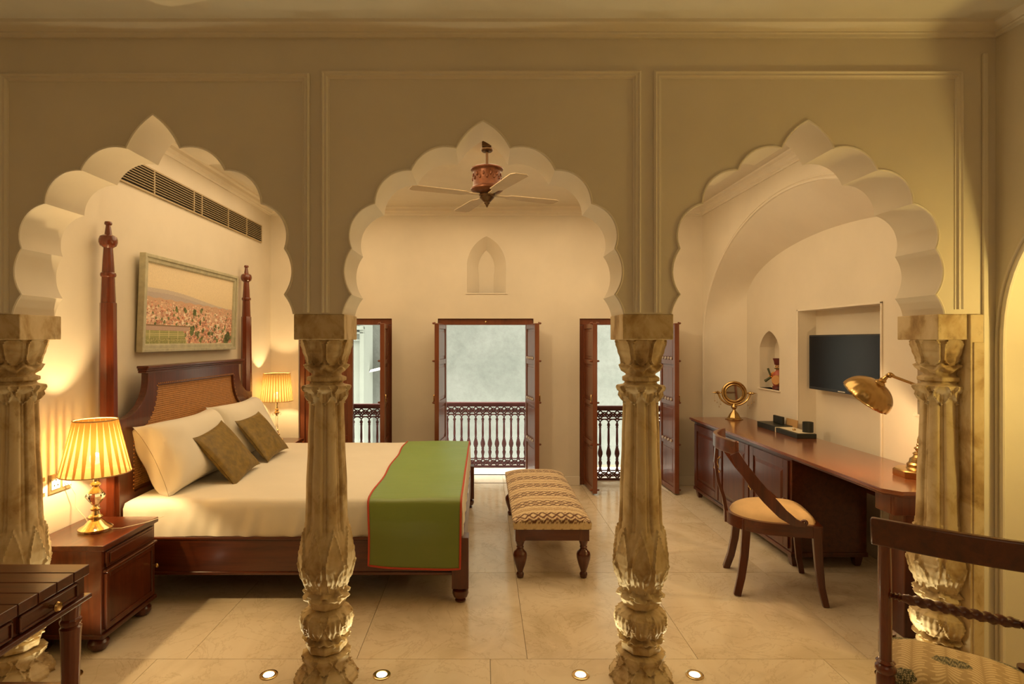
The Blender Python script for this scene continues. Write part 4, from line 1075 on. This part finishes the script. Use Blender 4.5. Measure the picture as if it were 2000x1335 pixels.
f.sphere((-.012, -.031, .206), .004, 8, 6).sphere((.012, -.031, .206), .004, 8, 6); f.obj('moustache_and_eyes', M['fig_green'], fg, smooth=True)
MB().lathe([(.001, -.016), (.040, -.016), (.044, 0), (.040, .016), (.001, .016)], 20, (.020, -.062, .088), 'y').obj('drum', M['fig_skin'], fg, smooth=True)
for s in (-1, 1): MB().tube([(s*.045, 0, .145), (s*.068, -.02, .118), (s*.042, -.055, .108)], [.016, .018, .012], 10).obj('sleeve', M['fig_sleeve'], fg, smooth=True)
MB().tube([(-.04, -.06, .110), (-.085, -.075, .072)], [.010, .013], 10).obj('pipe', M['fig_green'], fg, smooth=True)
MB().tube([(-.045, -.055, .12), (-.075, -.05, .185)], [.007, .009], 10).obj('drumstick', M['fig_green'], fg, smooth=True)

# brass desk lamp
dl = thing('desk_lamp', 'antique brass desk lamp with a scalloped dome shade', 'lamp', (2.385, 3.115, DZ))
MB().lathe([(.118, 0), (.121, .006), (.121, .034), (.113, .040), (.094, .042)], 8, poly=True).lathe([(.088, .036), (.060, .040), (.054, .050), (.056, .066), (.046, .076), (.042, .096), (.030, .104), (.024, .118), (.030, .124), (.018, .134)], 32).obj('base', M['brass'], dl, smooth=True, ang=30)
MB().sphere((0, 0, .150), .018).sphere((0, 0, .172), .012).tube([(0, -.03, .150), (0, .03, .150)], .006, 8).obj('lower_joint', M['brass'], dl, smooth=True)
ga = [(0, 0, .165), (-.002, 0, .20), (.015, 0, .25), (.045, 0, .30), (.070, 0, .35), (.078, 0, .40), (.066, 0, .455), (.030, 0, .485), (-.03, -.004, .505), (-.10, -.008, .530), (-.16, -.01, .552)]
pts = []
for i in range(len(ga)-1):
    for j in range(4): pts.append(tuple(Vector(ga[i]).lerp(Vector(ga[i+1]), j/4)))
MB().tube(pts+[ga[-1]], .0075, 10).obj('arm', M['brass'], dl, smooth=True)
MB().sphere((-.165, -.01, .555), .016).tube([(-.165, -.035, .555), (-.165, .015, .555)], .007, 8).obj('upper_joint', M['brass'], dl, smooth=True)
sh = MB(); vs = []; R = .118; seg = 96; rows = 16
for j in range(rows+1):
    ph_ = PI/2*j/rows*1.02
    for k in range(seg):
        a = 2*PI*k/seg; r = (.012+R*math.sin(ph_))*(1+.028*abs(math.sin(a*8))*(j/rows)); vs.append((r*math.cos(a), r*math.sin(a), .105*math.cos(ph_)))
sh.add(vs, [(j*seg+k, j*seg+(k+1) % seg, (j+1)*seg+(k+1) % seg, (j+1)*seg+k) for j in range(rows) for k in range(seg)])
AX = Vector((.40, -.50, .77)).normalized()
SM = Matrix.Translation((-.185, -.012, .548)) @ Vector((0, 0, 1)).rotation_difference(AX).to_matrix().to_4x4() @ Matrix.Translation((0, 0, -.155))
sh.xf(SM); so = sh.obj('lamp_shade', M['brass'], dl, smooth=True, ang=50); q = so.modifiers.new('s', 'SOLIDIFY'); q.thickness = .002; q.offset = -1
MB().sphere((0, 0, .045), .026, 14, 10).xf(SM).obj('bulb', M['bulb'], dl, smooth=True)
MB().lathe([(.030, .100), (.026, .112), (.018, .118), (.020, .128), (.012, .136), (.010, .156)], 16).xf(SM).obj('shade_gallery', M['brass'], dl, smooth=True)
# the bulb shines out of the open side of the shade, towards the wall
p0 = Vector((2.385, 3.115, DZ))+(SM @ Vector((0, 0, -.012)))
point('desk_lamp_light', p0, 9, WARM2, .02)

# ------------------------------------------------------------------ gondola chair at the desk
ch = thing('desk_chair', 'mahogany desk chair with swooping arms and cream round seat', 'chair', (1.765, 3.50, 0), math.radians(-15))
def horseshoe(r, front, n=40, inset=0):
    # outline, local: u forward (+x), v left (+y)
    pts = []
    for k in range(n+1):
        a = PI/2+PI*k/n; pts.append((-.02+(r-inset)*math.cos(a)*1.02, (r-inset)*math.sin(a)))
    pts += [(front-inset, -(r-.005-inset)), (front-inset, (r-.005-inset))]
    return pts
o1 = horseshoe(.235, .225); i1 = horseshoe(.235, .225, 40, .030)
MB().prism([o1, i1], .375, .445, 'z').obj('seat_frame', M['wood_x'], ch, smooth=True, ang=35, bev=.004)
def seatf(a, b):
    # disc like cushion within the horseshoe
    t = 2*PI*a; rr = b; c, s = math.cos(t), math.sin(t)
    R0 = .212
    if c < 0: x, y = R0*c*1.02-.02, R0*s
    else:
        k = 1/max(abs(c)/.225, abs(s)/.212, 1e-6) if True else 0
        k2 = (abs(c/.222)**6+abs(s/.210)**6)**(-1/6); x, y = k2*c-.02*(1-c), k2*s
    z = .438+.074*(1-rr**3.0)**.6
    return (x*rr, y*rr, z)
MB().grid(seatf, 64, 16).obj('seat_cushion', M['seat'], ch, smooth=True, ang=80)
for s in (-1, 1):
    MB().ribbon([(.195, s*.215, .44), (.200, s*.218, .34), (.205, s*.222, .22), (.215, s*.232, .10), (.235, s*.248, 0)], [.040, .040, .036, .032, .030], [.048, .048, .042, .036, .032], (1, 0, 0)).obj('front_leg', M['wood_z'], ch, bev=.004)
    MB().ribbon([(-.165, s*.155, .44), (-.168, s*.158, .34), (-.178, s*.170, .22), (-.198, s*.190, .10), (-.225, s*.215, 0)], [.044, .044, .042, .040, .038], [.046, .046, .044, .042, .040], (1, 0, 0)).obj('rear_leg', M['wood_z'], ch, bev=.004)
cr = []; 
for k in range(17):
    t = (k/16-.5)*2; cr.append((-.315+.085*t*t, .262*t, .875+.0*t))
MB().ribbon(cr, .026, .082, (0, 0, 1)).obj('crest_rail', M['wood_y'], ch, smooth=True, ang=40, bev=.006)
MB().ribbon([(-.310, 0, .85), (-.318, 0, .74), (-.300, 0, .62), (-.268, 0, .52), (-.255, 0, .44), (-.255, 0, .372)], [.055, .042, .036, .034, .050, .060], [.016, .016, .018, .020, .022, .022], (1, 0, 0)).obj('splat', M['wood_z'], ch, smooth=True, ang=40, bev=.003)
for s in (-1, 1):
    pts = [(-.245, s*.255, .845), (-.205, s*.262, .77), (-.140, s*.262, .68), (-.065, s*.256, .59), (.01, s*.248, .51), (.075, s*.240, .463), (.13, s*.234, .450)]
    pp_ = []
    for i in range(len(pts)-1):
        for j in range(4): pp_.append(Vector(pts[i]).lerp(Vector(pts[i+1]), j/4))
    pp_.append(Vector(pts[-1])); n = len(pp_)
    MB().ribbon(pp_, .026, [.050+.018*math.sin(PI*i/(n-1)) - .030*(i/(n-1))**4 for i in range(n)], (.4, 0, 1)).tube([(.128+.012*math.cos(a), s*.234, .462+.012*math.sin(a)) for a in [j*2*PI/10 for j in range(10)]], .009, 6, True).obj('arm', M['wood_z'], ch, smooth=True, ang=40, bev=.003)

# ------------------------------------------------------------------ dining chair in the right foreground
dc = thing('dining_chair', 'dark dining chair with rope-twist rail and leafy patterned seat, right foreground', 'chair', (1.315, 1.86, 0), math.atan2(.79, .613))
# local: +x forward (away from the camera), back posts at y = 0 and y = -.36
BW = .362
for y in (0, -BW):
    pth = [(0, 0), (.002, .42)]
    m = MB(); m.tube([(-.075, y, .86), (-.060, y, .78), (-.035, y, .66), (-.010, y, .55), (-.002, y, .47), (0, y, .43)], [.017, .0185, .019, .0185, .018, .019], 14)
    m.lathe([(.020, .46), (.028, .452), (.022, .444), (.030, .436), (.031, .425), (.024, .415), (.027, .405), (.027, .335)], 18, (0, y, 0))
    m.tube([(0, y, .335), (-.005, y, .22), (-.02, y, .10), (-.045, y, 0)], [.026, .022, .019, .017], 12)
    m.obj('back_post', M['red_z'], dc, smooth=True, ang=40)
MB().ribbon([(-.082-.018*math.sin(PI*k/12), .035-k*(BW+.07)/12, .895) for k in range(13)], .022, .088, (-.12, 0, 1)).obj('crest_rail', M['wood_x'], dc, smooth=True, ang=40, bev=.006)
rp = MB(); vs = []; n = 120; seg = 12
for i in range(n+1):
    t = i/n; y = -.012-t*(BW-.024); e = min(t, 1-t); r0 = .0085+.006*ss(e/.18) if e > .02 else .010
    for k in range(seg):
        a = 2*PI*k/seg; rr = r0*(1+.16*math.cos(3*(a-t*26))*(1 if e > .14 else 0)+(.3*math.sin(e*190) if e < .1 else 0)); vs.append((-.050+rr*math.cos(a)-.008*math.sin(PI*t), y, .690+rr*math.sin(a)))
rp.add(vs, [(i*seg+k, i*seg+(k+1) % seg, (i+1)*seg+(k+1) % seg, (i+1)*seg+k) for i in range(n) for k in range(seg)])
rp.obj('rope_twist_rail', M['wood_z'], dc, smooth=True, ang=60)
fr_ = MB(); fr_.box(-.012, .012, -BW, 0, .325, .372); fr_.box(.318, .34, -BW-.02, .02, .325, .372); fr_.box(0, .33, .0, .022, .325, .372); fr_.box(0, .33, -BW-.022, -BW, .325, .372)
fr_.obj('seat_rail', M['wood_x'], dc, bev=.004)
for y in (.01, -BW-.01): MB().lathe([(.014, 0), (.018, .02), (.015, .05), (.022, .20), (.028, .30), (.020, .32), (.028, .335), (.028, .415)], 16, (.325, y, 0)).obj('front_leg', M['wood_z'], dc, smooth=True)
def dseat(a, b):
    u, v = 2*a-1, 2*b-1; hw = (BW/2-.008)+.028*((u+1)/2); hx = .170
    k = 1.10; uu = math.copysign(min(1, abs(u)*k), u); vv = math.copysign(min(1, abs(v)*k), v); d = max(0, max(abs(u), abs(v))*k-1)/.10
    x = .168+hx*uu; y = -BW/2+hw*vv
    z = .400+.034*(1-abs(uu)**5)*(1-abs(vv)**5)-.012*max(abs(uu), abs(vv))**8
    z -= d*.028
    if u < -.8 and abs(v) > .82: z -= .0
    return (x, y, z)
ds = MB().grid(dseat, 220, 220).obj('seat_cushion', M['vcf'], dc, smooth=True, ang=80, fix=False)
def leafy(co):
    x = co[:, 0]; y = co[:, 1]; base = np.tile(np.array([.40, .27, .125]), (len(x), 1)); lt = np.array([.60, .45, .245])
    P = .092; cx = np.floor((y+.02)/P); fy = ((y+.02)/P) % 1-.5; sg = np.where(cx % 2 == 0, 1, -1); af = np.abs(fy)
    q = x*sg+.16*af-.20*af*af+.013*cx; w = (q/.0165) % 1; ph = np.floor(q/.0165); ln = .36+.12*np.sin(ph*2.4+cx)
    m = (np.abs(w-.5) < .30*(1-(np.abs(af-.24)/.26)**2)) & (af > .03) & (af < ln+.06); base[m] = lt
    dark = np.array([.045, .040, .014])
    for i in range(-3, 5):
        for j in range(-3, 4):
            mx, my = .026+.139*i+.278*j, -.028-.144*i
            e = ((x-mx)/.031)**2+((y-my)/.052)**2+.12*np.sin(np.arctan2(x-mx, y-my)*9); m = e < 1; base[m] = dark
            q = m & (np.sin(x*520+3*np.sin(y*300))*np.sin(y*430+2*np.sin(x*350)) > .25); base[q] = [.42, .33, .17]
    return base
paint(ds, leafy)

# ------------------------------------------------------------------ plank-topped table in the left foreground
tb = thing('side_table', 'dark plank-topped table with small drawers, cropped at lower left', 'table', (0, 0, 0))
TX1, TY1 = -1.307, 1.884
for k in range(11):
    y1 = TY1-k*.0725; MB().box(TX1-.78, TX1, y1-.0695, y1, .728, .760).obj('top_plank', M['wood_x'], tb, bev=.0025)
MB().box(TX1-.77, TX1-.010, TY1-.79, TY1-.010, .668, .729).obj('carcass', M['wood_y'], tb, bev=.002)
MB().box(TX1-.775, TX1+.012, TY1-.80, TY1-.002, .652, .668).obj('apron_moulding', M['wood_y'], tb, bev=.005)
for a, b in ((1.600, 1.832), (1.345, 1.578), (1.10, 1.325)):
    d = MB().box(TX1-.012, TX1-.004, a, b, .674, .722); d.box(TX1-.006, TX1+.001, a, b, .716, .722).box(TX1-.006, TX1+.001, a, b, .674, .680).box(TX1-.006, TX1+.001, a, a+.007, .674, .722).box(TX1-.006, TX1+.001, b-.007, b, .674, .722)
    dr = d.obj('drawer', M['wood_y'], tb, bev=.0015)
    c = (a+b)/2; MB().lathe([(.006, 0), (.005, .014), (.012, .018), (.015, .024), (.012, .030), (.004, .032)], 16, (TX1-.003, c, .698), 'x').obj('knob', M['brass'], dr, smooth=True)
for x in (TX1-.030, TX1-.74):
    for y in (TY1-.045, TY1-.75):
        m = MB(); vs = []; n = 48; P = [(.014, 0), (.018, .10), (.024, .35), (.029, .55), (.031, .575), (.025, .580), (.031, .590), (.031, .600), (.026, .606), (.031, .655)]
        for r, z in P:
            for k in range(n):
                a = 2*PI*k/n; rr = r*(1-.05*abs(math.sin(a*6))) if .58 < z or z < .57 else r; vs.append((x+rr*math.cos(a), y+rr*math.sin(a), z))
        m.add(vs, [(j*n+k, j*n+(k+1) % n, (j+1)*n+(k+1) % n, (j+1)*n+k) for j in range(len(P)-1) for k in range(n)]+[tuple(range(n-1, -1, -1))]); m.obj('leg', M['red_z'], tb, smooth=True, ang=40)
MB().box(TX1-.72, TX1-.05, TY1-.056, TY1-.034, .372, .392).obj('stretcher', M['wood_x'], tb, bev=.003)

# lamp inside the right hand alcove, out of frame
al_ = thing('wall_sconce', 'brass wall sconce inside the arched alcove, beyond the right edge', 'sconce', (XF+.34, 1.90, 1.38))
MB().lathe([(.035, 0), (.035, .012), (.012, .02), (.012, .06)], 20, (0, 0, 0), 'x').xf(Matrix.Rotation(PI, 4, 'Z')).obj('back_plate', M['brass'], al_, smooth=True)
MB().lathe([(.02, -.01), (.05, .05), (.06, .10)], 24, (-.09, 0, 0), caps=False).obj('sconce_shade', M['shade_rim'], al_, smooth=True)
MB().sphere((-.09, 0, .045), .022).obj('bulb', M['bulb'], al_, smooth=True)
point('sconce_light', (XF+.22, 1.86, 1.44), 19, (1, .74, .24), .05)
